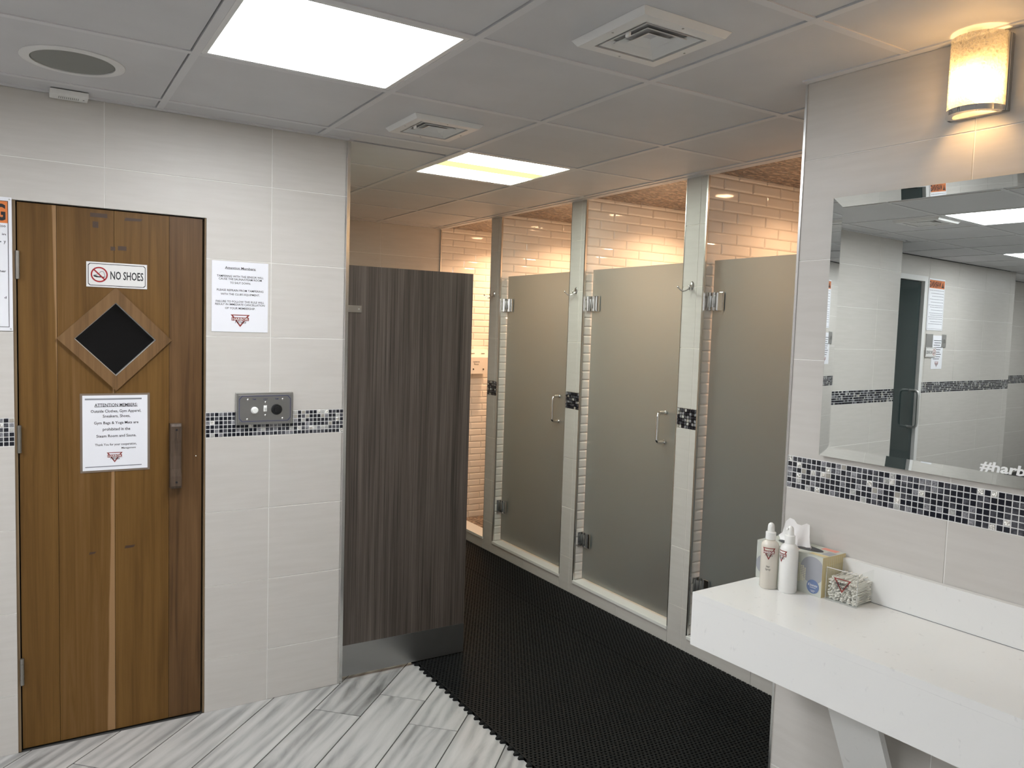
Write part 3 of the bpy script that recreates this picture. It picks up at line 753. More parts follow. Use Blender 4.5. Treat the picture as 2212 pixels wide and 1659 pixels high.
# laminated notice on the door
t, th = sheet('laminated_notice', 'laminated members notice with grey rules stuck on the sauna door', T(-0.898, BY - 0.002, 1.1775), 0.2225, 0.285)
part('laminate_edge', MB().box(-0.119, 0.1195, 0.0001, 0.0018, -0.150, 0.150, 'laminate_film'), t)
mb = MB(); kx, kz = 0.00018, 0.000203
for body, y_, cx_, wpx, hpx in (('ATTENTION MEMBERS:', 298, 780, 815, 58), ('Outside Clothes, Gym Apparel,', 412, 780, 955, 52), ('Sneakers, Shoes,', 506, 787, 522, 52), ('Gym Bags & Yoga Mats are', 632, 785, 845, 50),
                                ('prohibited in the', 752, 787, 522, 54), ('Steam Room and Sauna.', 880, 785, 760, 50), ('Thank You for your cooperation,', 1042, 775, 792, 42), ('Management', 1116, 1018, 275, 32)):
    textmesh(mb, body, (cx_ - 767) * kx, (820 - y_) * kz, wpx * kx, hpx * kz, 'ink', yy, 0.012)
qd(mb, (372 - 767) * kx, (1190 - 767) * kx, (820 - 335) * kz, (820 - 328) * kz, 'ink', yy)
qd(mb, (195 - 767) * kx, (1270 - 767) * kx, (820 - 200) * kz, (820 - 186) * kz, 'ink_grey', yy); qd(mb, (195 - 767) * kx, (1270 - 767) * kx, (820 - 186) * kz, (820 - 170) * kz, 'box_dots', yy)
qd(mb, (195 - 767) * kx, (1270 - 767) * kx, (820 - 1462) * kz, (820 - 1448) * kz, 'ink_grey', yy)
part('printed_text', mb, t)
part('logo', logo((748 - 767) * kx, (820 - 1290) * kz, 0.052, 0.039, yy), t, label='small red triangle gym logo')
# NO SHOES plate
def no_shoes(M, label, detail=True):
    t = thing('no_shoes_sign', label, 'sign', M)
    part('plate', MB().rbox(-0.103, 0.103, -0.003, 0.0, -0.0465, 0.0465, 0.0008, 'sign_white'), t)
    e = -0.0034
    mb = MB(); a, c, q, lw = 0.0975, 0.041, 0.006, 0.0022
    O = [(-a + q, -c), (a - q, -c), (a, -c + q), (a, c - q), (a - q, c), (-a + q, c), (-a, c - q), (-a, -c + q)]
    I = [(x * (a - lw) / a, z * (c - lw) / c) for x, z in O]
    for i in range(8): j = (i + 1) % 8; mb.add([(O[i][0], e, O[i][1]), (O[j][0], e, O[j][1]), (I[j][0], e, I[j][1]), (I[i][0], e, I[i][1])], [(0, 1, 2, 3)], 'ink')
    textmesh(mb, 'NO SHOES', 0.0335, 0.0, 0.113, 0.030, 'ink', e, 0.018)
    # sneaker outline
    sx, sz = -0.060, -0.001
    sh = [(-0.019, -0.002), (-0.008, 0.001), (0.001, 0.007), (0.004, 0.012), (0.013, 0.013), (0.016, 0.008), (0.0185, -0.003), (0.018, -0.008)]
    for i in range(len(sh) - 1):
        (xa, za), (xb, zb) = sh[i], sh[i + 1]; d = Vector((xb - xa, zb - za)).normalized() * 0.0009
        mb.add([(sx + xa - d.y, e, sz + za + d.x), (sx + xb - d.y, e, sz + zb + d.x), (sx + xb + d.y, e, sz + zb - d.x), (sx + xa + d.y, e, sz + za - d.x)], [(0, 1, 2, 3)], 'ink_grey')
    mb.add([(sx + x, e, sz + z) for x, z in ((-0.020, -0.003), (-0.018, -0.007), (-0.010, -0.0095), (0.018, -0.0095), (0.018, -0.0065), (-0.004, -0.005), (-0.012, -0.002))], [tuple(range(7))], 'ink')
    part('printed_text', mb, t)
    mb = MB(); n = 32; R, r = 0.0285, 0.0235
    for i in range(n):
        a0, a1 = 2 * PI * i / n, 2 * PI * (i + 1) / n
        mb.add([(sx + R * math.cos(a0), e - 0.0003, R * math.sin(a0)), (sx + R * math.cos(a1), e - 0.0003, R * math.sin(a1)), (sx + r * math.cos(a1), e - 0.0003, r * math.sin(a1)), (sx + r * math.cos(a0), e - 0.0003, r * math.sin(a0))], [(0, 1, 2, 3)], 'sign_red')
    dd = S2 * 0.0025; rr_ = 0.0255 * S2
    mb.add([(sx - rr_ - dd, e - 0.0003, rr_ - dd), (sx - rr_ + dd, e - 0.0003, rr_ + dd), (sx + rr_ + dd, e - 0.0003, -rr_ + dd), (sx + rr_ - dd, e - 0.0003, -rr_ - dd)], [(0, 1, 2, 3)], 'sign_red')
    part('prohibition_ring', mb, t)
no_shoes(T(-0.891, BY - 0.0005, 1.773), 'white no shoes sign with red ring above the diamond window of the sauna door')
# WARNING sign
def warning(M, label, wd=0.335, ht=0.467, frag=False):
    t = thing('warning_sign', label, 'sign', M)
    part('plate', MB().rbox(-wd / 2, wd / 2, -0.003, 0, -ht / 2, ht / 2, 0.001, 'paper'), t)
    e = -0.0034; a, c = wd / 2 - 0.0105, ht / 2 - 0.013
    mb = MB()
    for (x0, x1, z0, z1) in ((-a, a, c - 0.0018, c), (-a, a, -c, -c + 0.0018), (-a, -a + 0.0018, -c, c), (a - 0.0018, a, -c, c)): qd(mb, x0, x1, z0, z1, 'ink', e - 0.0003)
    qd(mb, -a, a, c - 0.077, c, 'sign_orange', e)
    textmesh(mb, 'WARNING', 0.035, c - 0.0385, 0.228, 0.056, 'ink', e - 0.0005, 0.03)
    mb.add([(-a + 0.012, e - 0.0005, c - 0.066), (-a + 0.066, e - 0.0005, c - 0.066), (-a + 0.039, e - 0.0005, c - 0.012)], [(0, 1, 2)], 'ink')
    mb.add([(-a + 0.0365, e - 0.0008, c - 0.056), (-a + 0.0415, e - 0.0008, c - 0.056), (-a + 0.0415, e - 0.0008, c - 0.030), (-a + 0.0365, e - 0.0008, c - 0.030)], [(0, 1, 2, 3)], 'sign_orange')
    lines = [0.133, 0.105, 0.078, 0.050, 0.022, -0.006, -0.024, -0.052, -0.080, -0.098, -0.116, -0.135, -0.160, -0.182]
    frags = {0.133: 'too', 0.105: 'd in', 0.078: 'y', -0.024: 'ther', -0.116: 'd'}
    for i, z in enumerate(lines):
        x1 = a - 0.008 - ((i * 37) % 5) * 0.012; x0 = -a + 0.012; xx = x0
        if frag and z in frags:
            wl_ = 0.0062 * len(frags[z]); x1 = a - 0.012 - wl_ - 0.003
            textmesh(mb, frags[z], a - 0.008 - wl_ / 2, z, wl_, 0.008, 'ink', e, 0.01)
        elif frag: x1 = min(x1, a - 0.05)
        while xx < x1 - 0.008:      # rows of word-length dashes: the print is too small to read
            w_ = 0.008 + 0.018 * random.random(); qd(mb, xx, min(xx + w_, x1), z - 0.0022, z + 0.0022, 'ink_grey', e); xx += w_ + 0.004
    part('printed_text', mb, t)
    for sx in (-1, 1):
        for sz in (-1, 1): part('screw', MB().lathe([(0.0, 0.0015), (0.003, 0.001), (0.003, 0.0)], 'steel_dull', 10, T(sx * (wd / 2 - 0.0065), -0.0031, sz * (ht / 2 - 0.007)) @ Matrix.Rotation(PI / 2, 4, 'X')), t)
warning(T(-1.2245 - 0.1675, -0.0015, 1.7895), 'white warning sign with orange header, cut off at the left edge beside the sauna door', frag=True)
# sauna control panel
t = thing('sauna_control_panel', 'stainless sauna control plate with knobs and switch on the mosaic band', 'control panel', T(-0.3445, -0.001, 1.2585))
part('back_box', MB().rbox(-0.117, 0.117, -0.018, 0.0, -0.0665, 0.0665, 0.003, 'steel'), t)
part('face_plate', MB().rbox(-0.108, 0.108, -0.0205, -0.015, -0.0575, 0.0575, 0.001, 'steel_brushed'), t)
mb = MB(); e = -0.0212
pts = [(-0.105, 0.04), (-0.094, 0.053), (0.094, 0.053), (0.105, 0.04), (0.105, -0.04), (0.094, -0.053), (-0.094, -0.053), (-0.105, -0.04)]
mb.ring([(x, z) for x, z in pts], [(x * 0.984, z * 0.968) for x, z in pts], e, e + 0.0003, 'ink_blue')
for b_, x in (('TIME', -0.045), ('LIGHT', 0.001), ('TEMP', 0.047)): textmesh(mb, b_, x, 0.039, 0.015 if b_ != 'LIGHT' else 0.017, 0.0045, 'ink_blue', e, 0.02)
part('printed_text', mb, t)
RX = Matrix.Rotation(PI / 2, 4, 'X')
part('time_knob', MB().lathe([(0.0, 0.016), (0.010, 0.016), (0.0135, 0.012), (0.0145, 0.0)], 'plastic_white', 20, T(-0.0435, -0.0205, -0.0065) @ RX).box(-0.0015, 0.0015, -0.006, 0.006, 0.0, 0.0175, 'plastic_white', T(-0.0435, -0.0205, -0.0065) @ RX @ Matrix.Rotation(0.5, 4, 'Z')), t, smooth=True, label='small white timer knob')
part('temperature_knob', MB().lathe([(0.0, 0.014), (0.012, 0.014), (0.0125, 0.009), (0.020, 0.008), (0.0225, 0.005), (0.0225, 0.0)], 'black', 24, T(0.0465, -0.0205, -0.0045) @ RX), t, smooth=True, label='round black temperature knob')
sw = part('light_switch', MB().rbox(-0.0065, 0.0065, -0.023, -0.019, -0.0125, 0.0125, 0.001, 'plastic_white'), t)
part('toggle', MB().rbox(-0.0035, 0.0035, -0.033, -0.021, 0.001, 0.009, 0.001, 'plastic_white'), sw)
for x, z in ((-0.07, 0.038), (0.072, 0.038), (-0.072, -0.043), (0.072, -0.043), (0.0015, 0.026), (0.0015, -0.028)):
    part('screw', MB().lathe([(0.0, 0.0018), (0.0025, 0.0015), (0.0042, 0.0)], 'chrome', 12, T(x, -0.0205, z) @ RX), t, smooth=True)

# ================================================================== PRIVACY PARTITION
t = thing('privacy_partition', 'brown streaky laminate privacy partition with steel kick plate', 'partition', T(0.0, 0.036, 0.0))
part('panel', MB().box(0.015, 0.645, -0.0125, 0.0125, 0.018, 1.877, 'laminate'), t)
part('kick_plate', MB().box(0.016, 0.6455, -0.0140, 0.0130, 0.0175, 0.161, 'steel_brushed'), t, label='brushed steel kick plate')
br = part('bracket', MB().box(0.004, 0.083, -0.0165, -0.0126, 1.671, 1.7015, 'steel').box(0.004, 0.008, -0.030, -0.0126, 1.671, 1.7015, 'steel'), t)
part('screw', MB().lathe([(0.0, 0.003), (0.003, 0.0025), (0.0045, 0.0)], 'chrome', 12, T(0.070, -0.0165, 1.686) @ RX), br, smooth=True)
part('bracket', MB().box(0.004, 0.083, -0.0165, -0.0126, 0.30, 0.33, 'steel'), t) if False else None

# ================================================================== RUBBER DRAINAGE MATS
def mat_roll(x0, x1, y0, y1, label, teeth):
    t = thing('drainage_mat', label, 'floor mat', T((x0 + x1) / 2, (y0 + y1) / 2, 0.0005), 'black drainage mats')
    px, py = 0.0185, 0.0155
    nx = int((x1 - x0) / px); px = (x1 - x0) / nx; ny = int((y1 - y0) / py); py = (y1 - y0) / ny
    v = []; f = []
    ox, oy = (x0 + x1) / 2, (y0 + y1) / 2
    zt, zb = 0.0125, 0.0
    def strip(a0, a1, b0, b1, zt_, ends=True):
        o = len(v)
        v.extend([(a0 - ox, b0 - oy, zb), (a1 - ox, b0 - oy, zb), (a1 - ox, b1 - oy, zb), (a0 - ox, b1 - oy, zb), (a0 - ox, b0 - oy, zt_), (a1 - ox, b0 - oy, zt_), (a1 - ox, b1 - oy, zt_), (a0 - ox, b1 - oy, zt_)])
        f.append((o + 4, o + 5, o + 6, o + 7)); f.append((o, o + 1, o + 5, o + 4)); f.append((o + 2, o + 3, o + 7, o + 6))
        if ends: f.append((o + 1, o + 2, o + 6, o + 5)); f.append((o + 3, o, o + 4, o + 7))
    for j in range(ny + 1):                              # long ribs along x
        y = y0 + j * py; strip(x0, x1, max(y - 0.0036, y0), min(y + 0.0036, y1), zt)
    for j in range(ny):                                  # short staggered webs along y, slightly lower
        sft = 0.5 if j % 2 else 0.0
        for i in range(nx + 1):
            x = x0 + (i + sft) * px
            if x > x1: continue
            strip(max(x - 0.0048, x0), min(x + 0.0048, x1), y0 + j * py + 0.0036, y0 + (j + 1) * py - 0.0036, zt - 0.0006, True)
            if i % 2 == j % 2 and x + 0.002 < x1:        # raised grip studs
                o = len(v); r = 0.0022; yc = y0 + j * py
                v.extend([(x - r - ox, yc - r - oy, zt), (x + r - ox, yc - r - oy, zt), (x + r - ox, yc + r - oy, zt), (x - r - ox, yc + r - oy, zt), (x - ox, yc - oy, zt + 0.0018)])
                f.extend([(o, o + 1, o + 4), (o + 1, o + 2, o + 4), (o + 2, o + 3, o + 4), (o + 3, o, o + 4)])
    me = bpy.data.meshes.new('lattice'); me.from_pydata(v, [], f); me.materials.append(MT['mat_black']); me.update()
    o_ = link('lattice', me, t); o_['kind'] = 'stuff'
    part('hole_shade_sheet', MB().box(x0 - ox + 0.001, x1 - ox - 0.001, y0 - oy + 0.001, y1 - oy - 0.001, 0.0, 0.0015, 'mat_black'), t)  # black sheet added under the lattice so its holes look shaded
    if teeth:
        mb = MB(); y = y0; k = 0
        while y < y1 - 0.03:
            dx = x0 - ox; yy_ = y - oy
            mb.add([(dx, yy_, 0), (dx - 0.017, yy_ + 0.008, 0), (dx - 0.017, yy_ + 0.016, 0), (dx, yy_ + 0.026, 0), (dx, yy_, 0.011), (dx - 0.017, yy_ + 0.008, 0.006), (dx - 0.017, yy_ + 0.016, 0.006), (dx, yy_ + 0.026, 0.011)],
                   [(4, 7, 6, 5), (0, 4, 5, 1), (1, 5, 6, 2), (2, 6, 7, 3)], 'mat_black')
            y += 0.0445 + 0.012 * ((k * 7) % 3 - 1); k += 1
        mb.box(x0 - ox, x0 - ox + 0.006, y0 - oy, y1 - oy, 0, 0.0128, 'mat_black')
        part('edge_tabs', mb, t)
    return t
mat_roll(0.395, 1.325, -1.6, 2.40, 'wide black perforated rubber mat reaching past the partition', True)
mat_roll(1.3285, 1.650, -1.6, 2.40, 'narrow black perforated mat strip along the shower curbs', False)

# ================================================================== SHOWER DOORS
def shower_door(i, lab):
    ya, yb = OPEN[i]
    t = thing('glass_shower_door', lab, 'shower door', T(XS + 0.066, ya, 0.0), 'frosted glass shower doors')
    w_ = ya - yb
    zb_, zt_ = 0.104, 1.990
    part('glass_pane', MB().rbox(-0.005, 0.005, -w_ + 0.010, -0.009, zb_, zt_, 0.0015, 'frosted'), t)
    part('bottom_seal', MB().box(-0.003, 0.003, -w_ + 0.010, -0.009, 0.0945, zb_ - 0.0005, 'acrylic'), t)
    for z in (1.787, 0.347):
        hg = part('hinge', MB().rbox(-0.017, -0.006, -0.085, -0.036, z - 0.046, z + 0.046, 0.0025, 'chrome').rbox(0.006, 0.017, -0.085, -0.036, z - 0.046, z + 0.046, 0.0025, 'chrome'), t)
        part('hinge_barrel', MB().tube([(-0.012, -0.024, z - 0.044), (-0.012, -0.024, z + 0.044)], 0.008, 'chrome', 14).rbox(-0.019, 0.010, -0.036, -0.012, z - 0.028, z + 0.028, 0.002, 'steel'), hg, smooth=True)
        part('wall_plate', MB().rbox(-0.045, 0.03, -0.0115, -0.001, z - 0.046, z + 0.046, 0.002, 'chrome'), hg)
    yh = -w_ + 0.150
    for sx, nm in ((-1, 'handle'), (1, 'handle')):
        x0_, x1_ = sx * 0.0056, sx * 0.060; r = 0.022
        pts = [(x0_, yh, 1.041), (x1_ - sx * r, yh, 1.041)] + [(x1_ - sx * r + sx * r * math.sin(a), yh, 1.041 + r - r * math.cos(a)) for a in (0.4, 0.8, 1.2, PI / 2)]
        pts += [(x, y, 1.041 + 1.201 - z) for x, y, z in pts[::-1]]
        hn = part(nm, MB().tube(pts, 0.0095, 'chrome', 14), t, smooth=True)
        for z in (1.041, 1.201): part('handle_flange', MB().tube([(x0_, yh, z), (x0_ + sx * 0.006, yh, z)], 0.0125, 'chrome', 16), hn, smooth=True)
shower_door(1, 'frosted glass shower door beside the partition, its handle half hidden by a pillar')
shower_door(2, 'frosted glass shower door with its whole chrome handle showing, middle of the row')
shower_door(3, 'frosted glass shower door nearest the vanity, cut off by the mirror wall')
# robe hooks
HK = [(1.560, 'chrome robe hook on the farthest shower pillar, beside the open shower'), (0.572, 'chrome robe hook on the middle shower pillar'), (-0.407, 'chrome robe hook on the shower pillar nearest the vanity')]
for y, lab in HK:
    t = thing('robe_hook', lab, 'hook', frame((XS - 0.0002, y, 1.866), -90), 'chrome robe hooks')
    part('plate', MB().lathe([(0.0, 0.008), (0.009, 0.006), (0.0125, 0.0)], 'steel', 20, RX @ Matrix.Diagonal((1.0, 1.75, 1.0, 1.0))), t, smooth=True)
    for sx in (-1, 1):
        pth = [(0, -0.004, -0.008)] + [(sx * 0.040 * q, -0.004 - 0.052 * q, -0.008 - 0.024 * math.sin(q * PI * 0.75) + 0.016 * q ** 4) for q in (0.15, 0.3, 0.45, 0.6, 0.75, 0.9, 1.0)]
        pg = part('prong', MB().tube(pth, 0.0034, 'chrome', 10), t, smooth=True)
        part('prong_tip', MB().ball(pth[-1], 0.0060, 'chrome'), pg, smooth=True)
# soap dispenser in the open shower
t = thing('soap_dispenser', 'cream two-button soap dispenser on the tiled wall of the open shower', 'dispenser', T(1.985, YFAR - 0.006, 1.245))
b_ = MB(); w2 = 0.103
prof = [(0.0, 0.0), (-0.095, 0.0), (-0.098, 0.135), (-0.055, 0.200), (0.0, 0.200)]
b_.add([(-w2, y, z) for y, z in prof] + [(w2, y, z) for y, z in prof], [(0, 1, 2, 3, 4)[::-1], (5, 6, 7, 8, 9)] + [(i, (i + 1) % 5, (i + 1) % 5 + 5, i + 5) for i in range(5)], 'soap_white')
part('case', b_, t)
for x in (-0.047, 0.047):
    part('push_button', MB().lathe([(0.0, 0.004), (0.006, 0.003), (0.0065, 0.0)], 'black', 14, T(x, -0.0958, 0.038) @ RX), t)
    part('level_slot', MB().box(x - 0.016, x + 0.016, -0.002, 0.0, -0.002, 0.002, 'wood_stain', T(0, -0.081, 0.167) @ Matrix.Rotation(-0.58, 4, 'X')), t)
mb = MB(); textmesh(mb, 'HARBOR', -0.022, 0.098, 0.062, 0.012, 'ink_grey', -0.0985, 0.01); textmesh(mb, 'Fitness', -0.022, 0.080, 0.042, 0.011, 'ink', -0.0985, 0.005)
part('printed_text', mb, t)
# recessed shower downlights
for i, (ya, yb) in enumerate(OPEN):
    t = thing('shower_downlight', 'warm recessed downlight in the ceiling of the %s shower from the far end' % ['first', 'second', 'third', 'fourth'][i], 'downlight', T(2.22, (ya + yb) / 2, H + 0.012), 'shower downlights')
    part('rim', MB().lathe([(0.05, 0.0), (0.05, -0.003), (0.066, -0.002), (0.067, 0.0)], 'white_paint', 28), t, smooth=True)
    part('lens', MB().lathe([(0.0, -0.001), (0.05, -0.001), (0.05, 0.0)], 'downlight', 28), t)
    ld = bpy.data.lights.new('shower_lamp', 'AREA'); ld.shape = 'DISK'; ld.size = 0.09; ld.energy = STALL_W[i]; ld.color = (1.0, 0.60, 0.34); ld.spread = math.radians(138)
    lo = bpy.data.objects.new('shower_lamp', ld); C.objects.link(lo); lo.parent = t; lo.location = (0, 0, -0.006)

# ================================================================== VANITY
t = thing('vanity_counter', 'long white quartz vanity counter with thick front edge', 'counter', FV)
part('countertop', MB().box(0.002, 3.4, -0.413, -0.021, 0.846, 0.866, 'quartz'), t)
part('front_apron', MB().box(0.002, 3.4, -0.413, -0.393, 0.7085, 0.8458, 'quartz'), t)
part('end_apron', MB().box(0.002, 0.022, -0.3928, -0.003, 0.7085, 0.8458, 'quartz'), t)
part('backsplash', MB().box(0.002, 3.4, -0.0215, -0.0015, 0.8672, 0.972, 'quartz'), t)
part('caulk_shadow_line', MB().box(0.002, 3.4, -0.0225, -0.003, 0.8664, 0.8671, 'ink_grey'), t)  # dark strip stands in for the shadow along the caulk joint
for s0 in (0.30, 1.75, 3.1):
    poly = [(-0.2295, 0.712), (-0.002, 0.232), (-0.002, 0.275), (-0.207, 0.712)]      # slanted stone brace, 15 cm wide
    v = [(s0, y, z) for y, z in poly] + [(s0 + 0.15, y, z) for y, z in poly]
    part('support_brace', MB().add(v, [(0, 1, 2, 3), (7, 6, 5, 4)] + [(i, i + 4, (i + 1) % 4 + 4, (i + 1) % 4) for i in range(4)], 'quartz'), t)
# wall mirror with bevelled border
t = thing('wall_mirror', 'large frameless wall mirror with slanted glass border above the mosaic band', 'mirror', FV @ T(0.1225, -0.001, 1.263))
mw, mh, bv, th_, be = 1.62, 0.777, 0.030, 0.0115, 0.0140
part('mirror_face', MB().add([(bv, -th_, bv), (mw - bv, -th_, bv), (mw - bv, -th_, mh - bv), (bv, -th_, mh - bv)], [(0, 1, 2, 3)], 'mirror'), t)
bb = [((0, 0), (mw, 0), (mw - bv, bv), (bv, bv)), ((mw, 0), (mw, mh), (mw - bv, mh - bv), (mw - bv, bv)), ((mw, mh), (0, mh), (bv, mh - bv), (mw - bv, mh - bv)), ((0, mh), (0, 0), (bv, bv), (bv, mh - bv))]
for q in bb: part('bevel', MB().add([(x, -be if k < 2 else -th_, z) for k, (x, z) in enumerate(q)], [(0, 1, 2, 3)], 'mirror'), t)
part('backing', MB().box(0.001, mw - 0.001, -th_ + 0.001, 0.0, 0.001, mh - 0.001, 'grille'), t)
mb = MB(); m0 = MB()
kx = textmesh(m0, '#harb', 0, 0, 0.108, 0.0245, 'etched', left=True, bold=0.03, shear=0.12)
cu = MB(); kk = textmesh(cu, '#harborfitness', 0, 0, 1.0, 0.0245, 'etched', left=True, bold=0.03, shear=0.12)
textmesh(mb, '#harborfitness', 0.5866 - 0.1225, 1.308 - 1.263, kx / kk, 0.0245, 'etched', -th_ - 0.0006, 0.03, 0.12, left=True)
part('etched_lettering', mb, t, label='white frosted hashtag lettering')
# wall sconce: curved bubble-glass shade on a chrome frame
def sconce(s0, lab):
    w2, dp, hh = 0.0675, 0.085, 0.19
    t = thing('wall_sconce', lab, 'wall lamp', FV @ T(s0, -0.0005, 2.20), 'wall sconces above the mirror')
    part('back_plate', MB().rbox(-w2 - 0.006, w2 + 0.006, -0.016, 0.0, 0.0, hh, 0.002, 'steel'), t)
    n = 20
    arc = [(w2 * math.cos(PI * k / n), -0.016 - (dp - 0.016) * math.sin(PI * k / n)) for k in range(n + 1)]
    b_ = MB(); v = []; f = []
    for (x, y) in arc: v += [(x, y, 0.012), (x, y, hh + 0.004), (x * 0.955, y * 0.955 - 0.0007, 0.012), (x * 0.955, y * 0.955 - 0.0007, hh + 0.004)]
    for k in range(n):
        o, p_ = 4 * k, 4 * k + 4
        f += [(o, p_, p_ + 1, o + 1), (o + 2, o + 3, p_ + 3, p_ + 2), (o + 1, p_ + 1, p_ + 3, o + 3), (o, o + 2, p_ + 2, p_)]
    b_.add(v, f, 'bubble_glass')
    part('glass_shade', b_, t, smooth=True, label='curved clear bubbled glass')
    b_ = MB(); v = []; f = []
    for (x, y) in arc: v += [(x * 1.03, y * 1.03, 0.0), (x * 1.03, y * 1.03, 0.014), (x * 0.80, y * 0.80 - 0.003, 0.014), (x * 0.80, y * 0.80 - 0.003, 0.0)]
    for k in range(n):
        o, p_ = 4 * k, 4 * k + 4
        for q in range(4): f.append((o + q, p_ + q, p_ + (q + 1) % 4, o + (q + 1) % 4))
    b_.add(v, f, 'chrome'); part('bottom_ring', b_, t, smooth=True)
    for sx in (-1, 1): part('side_rail', MB().box(sx * w2 - 0.004, sx * w2 + 0.004, -0.022, -0.010, 0.0, hh, 'steel'), t)
    part('lamp_socket', MB().lathe([(0.0, 0.0), (0.016, 0.0), (0.016, 0.03), (0.0, 0.03)], 'plastic_white', 14, T(0, -0.046, 0.112)), t, smooth=True)
    part('bulb', MB().lathe([(0.0, 0.0), (0.010, 0.002), (0.020, 0.014), (0.024, 0.030), (0.020, 0.048), (0.012, 0.062), (0.010, 0.072), (0.0, 0.072)], 'bulb', 18, T(0, -0.046, 0.040)), t, smooth=True)
sconce(0.5175, 'lit wall sconce with curved bubbled glass shade above the mirror')
sconce(1.43, 'added unseen wall sconce farther along above the mirror, brightening the counter')  # second sconce is added out of view to warm and brighten the counter

# ================================================================== THINGS ON THE COUNTER  (local frame: x along the wall, -y towards the room)
ZC = 0.8662
def bottle(s, n_, mat, lab, words, swap):
    t = thing('spray_bottle', lab, 'bottle', FV @ T(s, -n_, ZC) @ Matrix.Rotation(math.radians(swap), 4, 'Z'), 'spray bottles on the counter')
    R = 0.0262
    part('body', MB().lathe([(0.0, 0.0), (R - 0.003, 0.0), (R, 0.004), (R, 0.128), (R - 0.002, 0.136), (R - 0.008, 0.142), (0.0145, 0.145), (0.0145, 0.148), (0.0, 0.148)], mat, 32), t, smooth=True)
    part('collar', MB().lathe([(0.0, 0.148), (0.0150, 0.148), (0.0150, 0.169), (0.0115, 0.171), (0.0, 0.171)], 'plastic_white', 24), t, smooth=True)
    nz = MB().lathe([(0.0, 0.171), (0.0105, 0.171), (0.0102, 0.176), (0.0098, 0.187), (0.0082, 0.193), (0.004, 0.197), (0.0, 0.198)], 'plastic_white', 18)
    part('spray_nozzle', nz, t, smooth=True)
    part('nozzle_tip', MB().tube([(0.0, -0.004, 0.188), (0.0, -0.0125, 0.190)], 0.0042, 'plastic_white', 10), t, smooth=True)
    def cv(x, z, d=0.0):
        a = x / R - PI / 2; r = R + 0.0004 + d; return (r * math.cos(a), r * math.sin(a), z)
    part('logo', logo(0.0, 0.108, 0.036, 0.036, curved=cv), t, label='red triangle gym logo')
    if words:
        mb = MB()
        for q, (wd_, bd_) in enumerate(words): textmesh(mb, bd_, 0.0, 0.070 - 0.0085 * q, wd_, 0.0058, 'ink', curved=lambda x, z: cv(x, z, 0.0002))
        part('printed_text', mb, t)
bottle(0.0855, 0.176, 'bottle_clear', 'translucent hair spray bottle standing behind the white bottle', [(0.011, 'Hair'), (0.015, 'Spray')], 30)
bottle(0.1400, 0.158, 'bottle_white', 'opaque white spray bottle in front of the tissue box', None, -18)
# tissue box
t = thing('tissue_box', 'patterned grey and yellow tissue box with a tissue pulled out', 'tissue box', FV @ T(0.1125, -0.0655, ZC))
bw, bd_, bh = 0.1155, 0.0565, 0.1185
b_ = MB().box(-bw, bw, -bd_, bd_, 0.0, bh - 0.001, 'box_grey')
part('carton', b_, t)
part('end_panel', MB().box(bw, bw + 0.0006, -bd_, bd_, 0.0, bh - 0.001, 'box_yellow'), t)
for k in range(12): part('end_stripe', MB().box(bw + 0.0006, bw + 0.0009, -bd_ + 0.004 + k * 0.0095, -bd_ + 0.006 + k * 0.0095, 0.004, bh - 0.006, 'box_cream'), t)
def disc(mb, cx, cz, rx, rz, mat, y, x0=-9, x1=9, z0=-9, z1=9, n=36):
    mb.add([(min(max(cx + rx * math.cos(2 * PI * k / n), x0), x1), y, min(max(cz + rz * math.sin(2 * PI * k / n), z0), z1)) for k in range(n)], [tuple(range(n))], mat)
mb = MB(); yf = -bd_ - 0.0004
disc(mb, 0.083, 0.074, 0.040, 0.040, 'box_dots', yf, x1=bw)
disc(mb, -0.086, 0.045, 0.030, 0.030, 'box_dots', yf, x0=-bw)
for k in range(9):
    for q in range(11):
        if (k - 4.2) ** 2 + (q - 5.0) ** 2 < 26: qd(mb, 0.005 + k * 0.0065, 0.0095 + k * 0.0065, 0.030 + q * 0.0052, 0.0335 + q * 0.0052, 'box_cream', yf - 0.0002)
disc(mb, 0.088, 0.026, 0.0205, 0.0205, 'box_blue', yf - 0.0004)
textmesh(mb, 'Kleenex', 0.088, 0.031, 0.032, 0.008, 'sign_white', yf - 0.0007, 0.01, 0.15)
qd(mb, 0.078, 0.098, 0.0225, 0.0238, 'sign_white', yf - 0.0007); qd(mb, 0.080, 0.096, 0.0140, 0.0152, 'sign_white', yf - 0.0007); qd(mb, 0.083, 0.093, 0.0108, 0.0120, 'sign_white', yf - 0.0007)
part('printed_pattern', mb, t)
mb = MB()
def top(x0, x1, y0, y1, mat, z=0.0003): mb.add([(x0, y0, bh - 0.001 + z), (x1, y0, bh - 0.001 + z), (x1, y1, bh - 0.001 + z), (x0, y1, bh - 0.001 + z)], [(0, 1, 2, 3)], mat)
top(-bw, bw, -bd_, bd_, 'box_grey'); top(0.06, bw, -bd_ + 0.012, -0.025, 'box_yellow', 0.0006); top(0.05, 0.10, 0.028, bd_ - 0.004, 'box_coral', 0.0006); top(-0.02, 0.02, -bd_, -0.030, 'box_coral', 0.0006); top(0.085, 0.112, -0.02, 0.02, 'box_dots', 0.0006)
part('top_panel', mb, t)
part('opening', MB().add([(0.078 * math.cos(a) * (0.9 + 0.1 * abs(math.cos(a))), 0.027 * math.sin(a), bh + 0.0004) for a in [2 * PI * k / 24 for k in range(24)]], [tuple(range(24))], 'box_dark'), t)
b_ = MB(); nu, nv = 15, 9; v = []; f = []
